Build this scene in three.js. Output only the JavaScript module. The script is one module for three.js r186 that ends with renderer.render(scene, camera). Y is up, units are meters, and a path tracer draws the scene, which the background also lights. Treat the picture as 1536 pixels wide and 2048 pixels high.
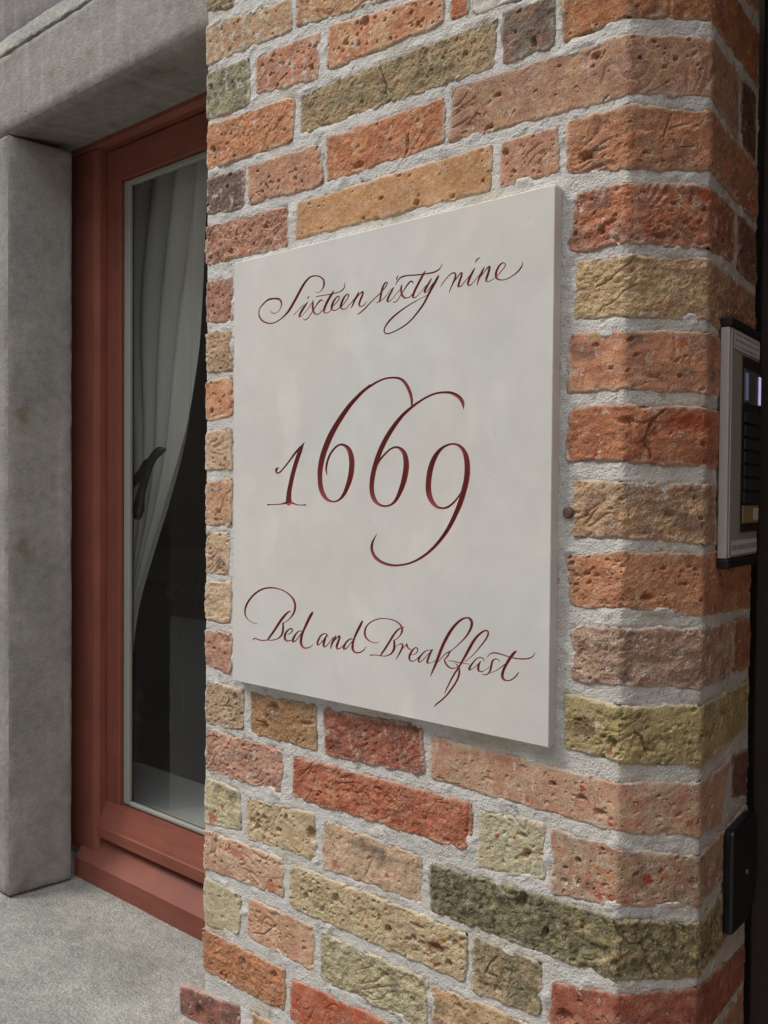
import * as THREE from 'three';
import { mergeGeometries, toCreasedNormals } from 'three/addons/utils/BufferGeometryUtils.js';
import { RoundedBoxGeometry } from 'three/addons/geometries/RoundedBoxGeometry.js';

// ───────────────────────── camera, sky, sun, exposure ─────────────────────────
const Y0 = 1.5;                                   // wall datum above the pavement
const scene = new THREE.Scene();
const camera = new THREE.PerspectiveCamera(62.48, 768 / 1024, 0.02, 200);
camera.position.set(0.8104, Y0 - 0.0194, 0.6656);
camera.up.set(-0.0188, 0.99976, -0.01097);
camera.lookAt(0.8104 - 0.62374, Y0 - 0.0194 - 0.0203, 0.6656 - 0.78136);

const sunDir = new THREE.Vector3(-0.42, 0.80, 0.46).normalize();
{ // overcast sky: brighter overhead, soft cloud
  const W = 256, H = 128, d = new Float32Array(W * H * 4);
  for (let j = 0; j < H; j++) for (let i = 0; i < W; i++) {
    const el = ((j + 0.5) / H - 0.5) * Math.PI, az = (i + 0.5) / W * Math.PI * 2;
    const se = Math.sin(el);
    let L = se > 0 ? 0.80 * (1 + 1.9 * se) / 1.5 : 0.5;
    L *= 1 + 0.10 * Math.sin(az * 3 + se * 4) * Math.cos(se * 6 + az) * Math.cos(el);
    const k = (j * W + i) * 4;
    d[k] = L * 0.945; d[k + 1] = L * 0.985; d[k + 2] = L * 1.05; d[k + 3] = 1;
  }
  const sky = new THREE.DataTexture(d, W, H, THREE.RGBAFormat, THREE.FloatType);
  sky.mapping = THREE.EquirectangularReflectionMapping; sky.magFilter = THREE.LinearFilter; sky.minFilter = THREE.LinearFilter;
  sky.colorSpace = THREE.LinearSRGBColorSpace; sky.needsUpdate = true;
  scene.background = sky; scene.environment = sky;
}
const sun = new THREE.DirectionalLight(0xfff4e6, 1.15);
sun.position.copy(sunDir).multiplyScalar(12).add(new THREE.Vector3(0.2, Y0, 0)); sun.target.position.set(0.2, Y0, 0);
sun.castShadow = true; sun.shadow.radius = 30; sun.shadow.mapSize.set(2048, 2048);
Object.assign(sun.shadow.camera, { left: -4, right: 4, top: 4, bottom: -4, near: 0.5, far: 30 });
scene.add(sun, sun.target);
const EXPOSURE = 1.60;

// ───────────────────────── helpers ─────────────────────────
let seed = 7;
const rnd = () => { seed = (seed * 1664525 + 1013904223) >>> 0; return seed / 4294967296; };
const PT = new Uint16Array(1024); for (let i = 0; i < 512; i++) PT[i] = i;
for (let i = 511; i > 0; i--) { const j = Math.floor(rnd() * (i + 1)); const t = PT[i]; PT[i] = PT[j]; PT[j] = t; }
for (let i = 0; i < 512; i++) PT[i + 512] = PT[i];
const GX = new Float32Array(512), GY = new Float32Array(512);
for (let i = 0; i < 512; i++) { const a = rnd() * Math.PI * 2; GX[i] = Math.cos(a); GY[i] = Math.sin(a); }
function gn(x, y) {                                // gradient noise, about -0.7..0.7
  const fx = Math.floor(x), fy = Math.floor(y), X = fx & 511, Y = fy & 511, X1 = (X + 1) & 511, Y1 = (Y + 1) & 511;
  x -= fx; y -= fy;
  const u = x * x * x * (x * (x * 6 - 15) + 10), v = y * y * y * (y * (y * 6 - 15) + 10);
  const a = PT[PT[X] + Y], b = PT[PT[X1] + Y], c = PT[PT[X] + Y1], d = PT[PT[X1] + Y1];
  const n0 = GX[a] * x + GY[a] * y, n1 = GX[b] * (x - 1) + GY[b] * y;
  const n2 = GX[c] * x + GY[c] * (y - 1), n3 = GX[d] * (x - 1) + GY[d] * (y - 1);
  const p = n0 + u * (n1 - n0), q = n2 + u * (n3 - n2);
  return p + v * (q - p);
}
const fbm = (x, y, o = 3) => { let s = 0, a = 1, t = 0; for (let i = 0; i < o; i++) { s += a * gn(x, y); t += a; x = x * 2.03 + 17.1; y = y * 2.03 + 5.7; a *= 0.5; } return s / t * 1.5; };
const h2 = (i, j) => PT[(PT[i & 511] + j) & 511] / 512;
const sm = (a, b, x) => { x = Math.min(1, Math.max(0, (x - a) / (b - a))); return x * x * (3 - 2 * x); };
const clamp = (x, a, b) => Math.min(b, Math.max(a, x));
const rgb = h => [parseInt(h.slice(0, 2), 16), parseInt(h.slice(2, 4), 16), parseInt(h.slice(4, 6), 16)];

const used = new Map();
function numbered(n) { const k = used.get(n) || 0; used.set(n, k + 1); return k ? `${n}_${String(k).padStart(3, '0')}` : n; }
function tag(o, label, category, group) { o.userData = { label, category, kind: 'thing' }; if (group) o.userData.group = group; return o; }
function thing(name, label, category, group) { const g = new THREE.Group(); g.name = numbered(name); scene.add(g); return tag(g, label, category, group); }
function mesh(name, geo, mat, parent) { const m = new THREE.Mesh(geo, mat); m.name = parent ? name : numbered(name); (parent || scene).add(m); return m; }
function struct(name, geo, mat) { const m = mesh(name, geo, mat); m.userData.kind = 'structure'; return m; }
function box(x0, x1, y0, y1, z0, z1, r = 0.0015, seg = 2) {     // y given from the wall datum
  const w = x1 - x0, h = y1 - y0, d = z1 - z0; r = Math.min(r, w / 2.1, h / 2.1, d / 2.1);
  const g = r > 0 ? new RoundedBoxGeometry(w, h, d, seg, r) : new THREE.BoxGeometry(w, h, d);
  g.translate((x0 + x1) / 2, (y0 + y1) / 2 + Y0, (z0 + z1) / 2);
  const p = g.attributes.position, n = g.attributes.normal, uv = g.attributes.uv;
  for (let i = 0; i < p.count; i++) {                            // uv in metres
    const ax = Math.abs(n.getX(i)), ay = Math.abs(n.getY(i)), az = Math.abs(n.getZ(i));
    if (ay > ax && ay > az) uv.setXY(i, p.getX(i), p.getZ(i)); else if (ax > az) uv.setXY(i, p.getZ(i), p.getY(i)); else uv.setXY(i, p.getX(i), p.getY(i));
  }
  return g;
}
// prism along x: profile [[z,y],...] counter-clockwise seen from +x
function prismX(profile, x0, x1) {
  const sh = new THREE.Shape(profile.map(([z, y]) => new THREE.Vector2(-z, y)));
  const g = new THREE.ExtrudeGeometry(sh, { depth: x1 - x0, bevelEnabled: false, steps: 1 });
  g.rotateY(Math.PI / 2); g.translate(x0, Y0, 0);
  const p = g.attributes.position, n = g.attributes.normal, uv = g.attributes.uv;
  for (let i = 0; i < p.count; i++) { if (Math.abs(n.getX(i)) > 0.7) uv.setXY(i, p.getZ(i), p.getY(i)); else uv.setXY(i, p.getY(i) + p.getZ(i), p.getX(i)); }
  return g;
}
function dataTex(W, H, fn, srgb, repeat) {
  const d = new Uint8Array(W * H * 4), c = [0, 0, 0];
  for (let j = 0; j < H; j++) for (let i = 0; i < W; i++) {
    fn(i, j, c); const k = (j * W + i) * 4;
    d[k] = clamp(c[0], 0, 255); d[k + 1] = clamp(c[1], 0, 255); d[k + 2] = clamp(c[2], 0, 255); d[k + 3] = 255;
  }
  const t = new THREE.DataTexture(d, W, H, THREE.RGBAFormat, THREE.UnsignedByteType);
  t.magFilter = THREE.LinearFilter; t.minFilter = THREE.LinearMipmapLinearFilter; t.generateMipmaps = true;
  if (srgb) t.colorSpace = THREE.SRGBColorSpace;
  if (repeat) { t.wrapS = t.wrapT = THREE.RepeatWrapping; t.repeat.set(repeat, repeat); }
  t.needsUpdate = true; return t;
}
// periodic sampling by blending would blur grain; a mirrored wrap hides the seam of a stone sheet
function stoneMaps(N, metres, base, spread, grain, pits, bumpM, blot, drip = 0.7) {
  const px = metres / N, f = px * 1;
  const hash = (i, j) => h2(i * 7 + 3, j * 13 + 1);
  const col = dataTex(N, N, (i, j, c) => {
    const x = i * f, y = j * f;
    const n1 = fbm(x * 9 + 3, y * 9, 4), n2 = fbm(x * 60, y * 60 + 9, 3), n3 = gn(x * 330, y * 330), n4 = gn(x * 1100 + 5, y * 1100);
    const dr = fbm(x * 34 + 5, y * 3.2, 3), po = gn(x * 190 + 70, y * 190);
    let m = 1 + spread * 0.8 * n1 + spread * 0.5 * n2 + spread * drip * sm(0.05, 0.6, dr) - (po > 0.5 ? 0.9 * (po - 0.5) : 0) + grain * (1.0 * n3 + 0.7 * n4);
    const s = gn(x * 260 + 40, y * 260); if (s > 0.42) m *= 1 - 0.5 * grain * 2 * (s - 0.42) / 0.3;
    const w = sm(0.25, 0.7, fbm(x * 14 + 20, y * 14 + 8, 3)) * blot;
    c[0] = base[0] * m * (1 - w * 0.10) ; c[1] = base[1] * m * (1 - w * 0.14); c[2] = base[2] * m * (1 - w * 0.22);
  }, true, 1 / metres);
  const bump = dataTex(N, N, (i, j, c) => {
    const x = i * f, y = j * f;
    let v = 150 + 60 * fbm(x * 120, y * 120, 3) + 40 * gn(x * 600, y * 600);
    const s = gn(x * 230 + 11, y * 230 + 4); if (s > 0.3) v -= pits * 255 * (s - 0.3);
    c[0] = c[1] = c[2] = v;
  }, false, 1 / metres);
  for (const t of [col, bump]) t.wrapS = t.wrapT = THREE.MirroredRepeatWrapping;
  return new THREE.MeshStandardMaterial({ map: col, bumpMap: bump, bumpScale: bumpM, roughness: 0.93 });
}
const lin = (r, g, b, o = {}) => new THREE.MeshStandardMaterial({ color: new THREE.Color().setRGB(r, g, b), roughness: 0.8, ...o });
// ───────────────────────── the brick pier ─────────────────────────
// s runs along the wall face: street face, splayed corner, then the return towards the door
const XE = 0.5304, CH = 0.05149, CZ = 0.0476, CL = 0.07012, SEND = 0.7395;
function rawPath(s) {
  if (s <= XE) return [s, 0, 0, 1];
  if (s <= XE + CL) { const t = (s - XE) / CL; return [XE + CH * t, -CZ * t, CZ / CL, CH / CL]; }
  return [XE + CH, -CZ - (s - XE - CL), 1, 0];
}
function path(s) {                                  // arrises worn round over about 5 mm
  if (s < XE - 0.005) return [s, 0, 0, 1];
  let x = 0, z = 0, nx = 0, nz = 0;
  for (let k = -3; k <= 3; k++) { const q = rawPath(s + k * 0.0009); x += q[0]; z += q[1]; nx += q[2]; nz += q[3]; }
  const l = Math.hypot(nx, nz); return [x / 7, z / 7, nx / l, nz / l];
}
const A = { s0: -0.055, s1: 0.785, v0: -0.775, v1: 0.625, N: 2048 };          // sheet of brick colour and grain
const PL = { cx: 0.26921, cy: 0.00470, w: 0.40616, h: 0.48150, z: 0.0125 };   // plaque
// corners TL TR BR BL (0.1 mm: s, height), two clay colours, marks: w lime, red/moss spots, pit density
const BR = [
  [[-10, 5826, 515, 5682, 505, 5498, -9, 5578], '8c6e46', '64553c', { w: 0.2 }],
  [[-8, 5416, 1432, 5249, 1444, 4899, -6, 4958], 'a57350', 'a0825a', { w: 0.5 }],
  [[1510, 5404, 3197, 5116, 3202, 4704, 1504, 4908], 'a56946', 'b4824f', { w: 0.35 }],
  [[7, 4861, 754, 4812, 769, 4276, -2, 4305], '827d5a', '645f4b', { w: 0.35 }],
  [[874, 4790, 1883, 4732, 1840, 4252, 866, 4359], 'b26845', 'a5624a', { w: 0.45 }],
  [[1986, 4753, 3469, 4571, 3464, 4292, 1962, 4290], 'b4663f', 'bb8a5e', { w: 0.28 }],
  [[3528, 4622, 3739, 4592, 3743, 4287, 3546, 4282], 'a5502a', 'a5502a', { w: 0.05 }],
  [[3796, 4571, 4365, 4519, 4317, 4207, 3800, 4240], 'b4afa8', 'aaa59e', { w: 1, plaster: 1 }],
  [[35, 4233, 1490, 4158, 1464, 3678, 13, 3702], 'be7444', 'b4643c', { w: 0.28, pit: 1.6 }],
  [[1570, 4157, 4065, 4134, 4016, 3707, 1573, 3727], '967850', '7d6e4b', { w: 0.12 }],
  [[4092, 4166, 4630, 4118, 4623, 3704, 4118, 3699], '5a4e46', '78503e', { w: 0.06 }],
  [[4699, 4193, 7390, 4190, 7390, 3684, 4700, 3690], 'aa5f2d', '96502d', { w: 0.05, b: [3710, 3710] }],
  [[14, 3601, 696, 3566, 666, 3125, 4, 3167], '694e41', '553f3a', { w: 0.35 }],
  [[740, 3578, 1855, 3544, 1925, 3114, 754, 3136], 'b4704e', 'a56e55', { w: 0.12 }],
  [[1968, 3584, 3487, 3582, 3477, 3162, 1972, 3118], 'aa5832', 'b96e41', { w: 0.06, pit: 1.5 }],
  [[3561, 3640, 6760, 3580, 6744, 3010, 3522, 3145], '9b6650', 'a07350', { w: 0.1, t: [3586, 3583], b: [3081, 3092] }],
  [[6866, 3566, 7291, 3599, 7330, 2956, 6851, 2975], '5a3728', '5a3728', {  }],
  [[5, 3026, 1379, 2993, 1382, 2549, -5, 2567], 'aa6e58', 'a05f46', { w: 0.25 }],
  [[1539, 2988, 4011, 3004, 4002, 2600, 1503, 2606], 'b97d4e', 'ad7442', { w: 0.08 }],
  [[4106, 3003, 4676, 2993, 4681, 2602, 4084, 2599], 'b47355', 'a5694b', { w: 0.2 }],
  [[4763, 3014, 7390, 2898, 7390, 2422, 4751, 2586], 'b46941', '966449', { w: 0.12, t: [3004, 2997], b: [2475, 2493] }],
  [[9, 2358, 485, 2355, 488, 1834, 11, 1871], 'a06450', '8c5546', { w: 0.15 }],
  [[4863, 2374, 6674, 2349, 6712, 1890, 4785, 1889], 'af5a37', '965541', { w: 0.2, t: [2387, 2369], b: [1880, 1851] }],
  [[6772, 2338, 7390, 2328, 7390, 1819, 6798, 1867], '784637', '784637', {  }],
  [[12, 1751, 478, 1719, 492, 1258, 26, 1270], 'af8764', 'a07858', { w: 0.15 }],
  [[4858, 1799, 7390, 1715, 7390, 1135, 4847, 1326], 'af8c5f', '96644b', { w: 0.12, grad: 1, t: [1792, 1782], b: [1282, 1264] }],
  [[4, 1151, 492, 1182, 505, 721, 7, 691], 'be7d55', 'b4643c', { w: 0.25 }],
  [[4812, 1197, 7390, 1172, 7390, 650, 4770, 689], 'be734b', 'a5644b', { w: 0.15, t: [1174, 1178], b: [690, 662] }],
  [[8, 549, 475, 558, 489, 95, 10, 94], 'b99673', 'ad8260', { w: 0.15 }],
  [[4833, 562, 7390, 545, 7390, 40, 4778, 118], 'b4643c', '964b32', { w: 0.12, t: [567, 554], b: [92, 47] }],
  [[11, -58, 489, -12, 503, -564, 14, -571], 'be8764', 'b47850', { w: 0.15 }],
  [[4859, -52, 7390, -80, 7390, -600, 4847, -538], 'af825a', '8c6955', { w: 0.2, pit: 1.6, t: [-76, -73], b: [-543, -592] }],
  [[14, -677, 452, -655, 434, -1163, 17, -1148], 'af916e', 'b48260', { w: 0.3 }],
  [[4789, -709, 7390, -599, 7390, -1248, 4843, -1143], 'b9734b', 'a55f3c', { w: 0.12, t: [-639, -663], b: [-1118, -1190] }],
  [[7, -1270, 497, -1242, 459, -1732, 9, -1727], 'be9b78', 'b48c69', { w: 0.2 }],
  [[4864, -1303, 6793, -1318, 6819, -1801, 4852, -1771], 'aa8269', '967060', { w: 0.3, t: [-1269, -1277], b: [-1763, -1801] }],
  [[6849, -1324, 7390, -1348, 7390, -1818, 6874, -1786], '965032', '965032', {  }],
  [[10, -1842, 501, -1846, 493, -2320, 12, -2286], 'b4785f', 'a56450', { w: 0.15 }],
  [[4805, -1894, 7390, -1953, 7317, -2381, 4805, -2358], 'a59155', '8c7846', { w: 0.15, pit: 1.5, t: [-1924, -1921], b: [-2396, -2445] }],
  [[35, -2465, 714, -2498, 706, -2958, 38, -2999], 'a58769', '967350', { w: 0.1 }],
  [[825, -2503, 1859, -2480, 1882, -2965, 829, -2966], 'a06e41', '8c6440', { w: 0.1 }],
  [[1974, -2496, 3278, -2465, 3322, -2924, 2006, -2989], 'a04b34', '783c32', { w: 0.3 }],
  [[3388, -2528, 6878, -2604, 6568, -3093, 3393, -2940], 'b48c6e', 'af6e55', { w: 0.25, red: 0.5, t: [-2564, -2561], b: [-2990, -3044] }],
  [[6925, -2571, 7390, -2606, 7390, -3063, 6883, -2930], '6e3c32', '6e3c32', {  }],
  [[38, -3063, 1395, -3053, 1316, -3555, 41, -3573], 'b4785f', 'a56e5f', { w: 0.2 }],
  [[1528, -3099, 3879, -3080, 3849, -3530, 1521, -3552], 'af5534', 'a04a30', { w: 0.06 }],
  [[3958, -3110, 4630, -3087, 4637, -3588, 3922, -3651], 'aaa587', 'aa9b73', { w: 0.1, red: 0.25 }],
  [[4687, -3107, 7390, -3157, 7390, -3622, 4695, -3680], 'a58769', 'a56950', { w: 0.3, red: 0.8, t: [-3112, -3191], b: [-3607, -3636] }],
  [[17, -3658, 643, -3693, 691, -4151, 8, -4230], 'afa582', 'a59669', { w: 0.1, red: 0.3 }],
  [[767, -3741, 1859, -3673, 1873, -4169, 770, -4223], 'b49b73', 'a5875f', { w: 0.05, red: 0.2, holes: 5 }],
  [[1984, -3699, 3292, -3733, 3297, -4196, 1979, -4224], 'b99173', 'a58769', { w: 0.05, red: 0.9 }],
  [[3394, -3769, 7390, -3739, 7390, -4206, 3391, -4230], '696446', '967f50', { w: 0.06, moss: 1, grad: 1, t: [-3690, -3751], b: [-4233, -4233] }],
  [[7, -4304, 1383, -4307, 1376, -4722, -2, -4773], 'be9678', 'b47d5f', { w: 0.1, red: 0.7 }],
  [[1506, -4316, 3850, -4316, 3804, -4791, 1479, -4793], 'af9b6e', 'a58764', { w: 0.03, red: 0.2, holes: 4 }],
  [[3908, -4327, 4620, -4326, 4607, -4803, 3878, -4850], '9b825f', '73694b', { w: 0.05, moss: 0.5 }],
  [[4699, -4457, 7390, -4518, 7390, -4860, 4681, -4822], 'a54b32', '8c3c2d', { w: 0.05, t: [-4333, -4307], b: [-4830, -4850] }],
  [[-2, -4886, 684, -4934, 653, -5401, 14, -5462], 'afa582', 'a58c69', { w: 0.05, red: 0.2 }],
  [[808, -4911, 1849, -4907, 1863, -5404, 788, -5363], 'be8c69', 'b4785a', { w: 0.05, red: 0.2 }],
  [[1956, -4929, 3390, -4932, 3365, -5431, 1951, -5444], 'a59b78', '9b8c64', { w: 0.05, holes: 3 }],
  [[3430, -4962, 4615, -4911, 4607, -5323, 3427, -5406], 'b49164', 'aa7850', { w: 0.05 }],
  [[-11, -5534, 1424, -5549, 1417, -6010, 5, -6030], 'b4693c', 'a05f3c', { w: 0.05, pit: 1.4 }],
  [[1506, -5592, 3422, -5531, 3411, -5974, 1489, -6070], 'b44b28', 'a0412a', { w: 0.03 }],
  [[-450, -6411, 658, -6246, 662, -6743, -449, -6743], '965041', '64413c', { w: 0.1 }],
  [[872, -6240, 2600, -6200, 2587, -6690, 864, -6719], 'af784b', 'a5693c', { w: 0.05 }],
  [[-488, -6875, 407, -6818, 410, -7372, -485, -7443], 'af8c69', 'a5785a', { w: 0.05 }],
];
// the larger holes and hollows (s, height, half width, half height in 0.1 mm) and patches of other clay, stain and lichen
const HOLES = [
  [2497, 4626, 66, 63], [2304, 3732, 68, 29], [1920, 3727, 64, 25], [2453, 3831, 24, 16], [2412, 4437, 18, 34], [1342, 3830, 37, 20], [2407, 3193, 106, 40], [1837, 4583, 27, 55],
  [2662, 3544, 27, 16], [4432, 3805, 33, 45], [4249, 3934, 19, 16], [3165, 4368, 25, 43], [4067, 3423, 47, 40], [3042, 3259, 19, 102], [3168, 2649, 38, 43], [4427, 3762, 18, 16],
  [5018, 3485, 51, 37], [5700, 3392, 24, 27], [5803, 2778, 26, 28], [5608, 3319, 22, 19], [5956, 3165, 18, 25], [4936, 2663, 83, 48], [5585, 1944, 88, 25], [5019, 2557, 16, 50],
  [4861, 2033, 22, 33], [5545, 1669, 20, 23], [5402, 968, 28, 21], [5187, 870, 25, 22], [5327, 434, 77, 36], [5738, 921, 18, 13], [5500, 249, 29, 43], [5474, 548, 66, 21],
  [5992, 244, 45, 32], [5708, -341, 49, 39], [5882, -130, 17, 15], [5921, -195, 20, 19], [4983, -351, 28, 18], [5311, -779, 24, 32], [5530, -1032, 66, 39], [5185, -1467, 11, 33],
  [5159, -1650, 25, 11], [5494, -499, 15, 15], [5345, -2034, 42, 15], [5313, -2093, 22, 15], [5144, -2270, 16, 20], [6667, -2106, 100, 71], [6238, -2235, 42, 34], [6107, -1996, 41, 18],
  [5067, -2579, 21, 20], [5146, -2854, 70, 33], [4974, -2783, 48, 56], [5245, -2890, 23, 20], [5933, -1965, 29, 22], [423, -3438, 42, 22], [869, -3999, 49, 52], [1309, -3985, 46, 30],
  [1822, -3897, 66, 86], [1064, -3912, 34, 30], [999, -3770, 39, 21], [1442, -3841, 29, 15], [1236, -2610, 92, 74], [1734, -2700, 118, 34], [1078, -2845, 56, 60], [2746, -3189, 51, 27],
  [1708, -4373, 16, 14], [4053, -2809, 64, 22], [4404, -2621, 39, 21], [4631, -2632, 15, 18], [4126, -3094, 36, 22], [4399, -3240, 66, 28], [4421, -3422, 39, 28], [4432, -3784, 47, 70],
  [4643, -4044, 30, 35], [3515, -2920, 52, 20], [3001, -2848, 23, 18], [3590, -3494, 36, 30], [2847, -5065, 64, 29], [3203, -5190, 38, 39], [3316, -4584, 35, 33], [3487, -4577, 92, 43],
  [3697, -4455, 33, 42], [3149, -4602, 39, 29], [4655, -4024, 30, 51], [4392, -3851, 66, 71], [3749, -5049, 65, 20], [3251, -4438, 95, 28], [4173, -4727, 47, 31], [1318, -3977, 42, 30],
  [1821, -3898, 86, 86], [2207, -4524, 111, 25], [1201, -5120, 127, 15], [426, -5989, 33, 41], [723, -5694, 59, 77], [1247, -5658, 63, 45], [2416, -5424, 40, 30], [-54, -6588, 99, 97],
  [604, -4958, 41, 37], [5287, -4082, 30, 39], [4648, -4034, 30, 47], [5347, -4136, 45, 24], [4979, -4534, 31, 21], [4851, -4713, 88, 68], [6067, -4179, 48, 41],
];
const MARKS = [
  [5050, 1151, 64, 33, '8a8a52'],
  [166, -4127, 63, 79, 'a04e38'],
  [1187, -4660, 95, 75, 'a8512f'],
  [601, -4432, 160, 46, 'b0634a'],
  [2166, -4117, 63, 33, 'a8492f'],
  [5547, -3372, 49, 44, '98432e'],
  [5197, -3579, 104, 44, '9e4a30'],
  [5378, -3564, 33, 22, '983f2c'],
  [5112, -3327, 28, 22, 'a8553a'],
  [5229, -3349, 91, 28, 'b4704e'],
  [5214, -2317, 34, 31, '8a4e3e'],
  [4985, -2680, 24, 20, 'a8452c'],
  [3464, -4553, 138, 64, '6a3a26'],
  [3562, -4463, 36, 50, 'a86a35'],
  [5475, 1999, 48, 47, 'a84e2c'],
  [5965, 2291, 70, 64, 'a8441f'],
  [5365, 1669, 24, 28, '9e4c38'],
  [5785, 1077, 49, 32, 'a85a2a'],
  [5895, 426, 223, 75, '9a3e22'],
  [5576, 325, 24, 32, '963c28'],
  [5944, -1255, 2, 2, '808080'],
  [276, -1082, 34, 28, 'b4602c'],
  [3626, 4394, 3, 2, '808080'],
  [5554, -3366, 45, 44, '98432e'],
  [5190, -3551, 110, 44, '9e4a30'],
  [4136, -3948, 36, 24, 'a39a52'],
  [4453, -3967, 34, 30, 'a8a05c'],
  [4377, -4217, 58, 28, '8d9490'],
  [5002, -2153, 131, 89, '5f4a38'],
  [4983, -2685, 31, 25, 'a4452c'],
];
// folds and cracks in the clay, as runs of s, height
const CRACKS = [
  [5390, 1776, 5337, 1716, 5238, 1651, 5182, 1606, 5125, 1577, 5033, 1553],
  [5399, 1543, 5329, 1509, 5285, 1484, 5241, 1432, 5179, 1403, 5105, 1381, 5083, 1340],
  [5650, 519, 5590, 475, 5542, 421, 5504, 345, 5472, 259, 5523, 196, 5535, 121],
  [5669, 2937, 5643, 2862, 5622, 2798, 5606, 2723, 5585, 2706],
  [5660, 2810, 5714, 2838, 5802, 2857],
  [2699, 4086, 2742, 3982, 2784, 3905, 2768, 3806],
  [1235, 4375, 1317, 4422, 1378, 4446],
  [5441, -2149, 5491, -2188, 5509, -2253, 5537, -2308, 5593, -2303, 5609, -2255, 5558, -2238],
  [3019, 3151, 3059, 3217, 3057, 3357],
  [1078, -2831, 1121, -2883, 1078, -2801, 926, -2805],
  [899, -5295, 1073, -5252, 1285, -5063],
  [5282, -3744, 5343, -3856, 5410, -3910, 5516, -3920],
  [5585, -4098, 5627, -4217],
  [3515, -2914, 3606, -2944, 3739, -2927],
  [3882, 3309, 3811, 3305, 3755, 3248],
  [5860, 2680, 5728, 2664, 5683, 2726],
  [407, -2731, 476, -2642, 440, -2562],
  [4156, -4431, 4074, -4533, 4046, -4616, 4172, -4607],
  [3703, -4967, 3778, -5050, 3852, -5109],
  [5518, -973, 5486, -1027, 5563, -1059],
];
// courses that run on past the edge of the picture
const FILL = [
  [0.5560, 0.6030, [0.061, 0.178, 0.300, 0.425]], [0.4960, 0.5430, [0.329, 0.452]], [0.4960, 0.5430, [0.462, 0.7395]], [0.4330, 0.4830, [0.445, 0.7395]],
  [-0.5400, -0.4915, [0.472, 0.7395]], [-0.6000, -0.5530, [0.3510, 0.4650]], [-0.6000, -0.5530, [0.4750, 0.7395]], [-0.6680, -0.6170, [0.2690, 0.5000, 0.7395]],
  [-0.7300, -0.6830, [0.0510, 0.2900, 0.4050]],
];
const pal = ['b26845', 'a5734f', '967850', 'af5a37', 'a58769', 'b4784f'];
let pk = 0;
for (const [v0, v1, ss] of FILL) for (let i = 0; i + 1 < ss.length; i++) {
  const a = ss[i] * 1e4 + 50 * (i > 0), b = ss[i + 1] * 1e4 - 50 * (i + 2 < ss.length);
  BR.push([[a, v1 * 1e4, b, v1 * 1e4, b, v0 * 1e4, a, v0 * 1e4], pal[pk % 6], pal[(pk++ + 2) % 6], { w: 0.15, far: 1 }]);
}
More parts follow.
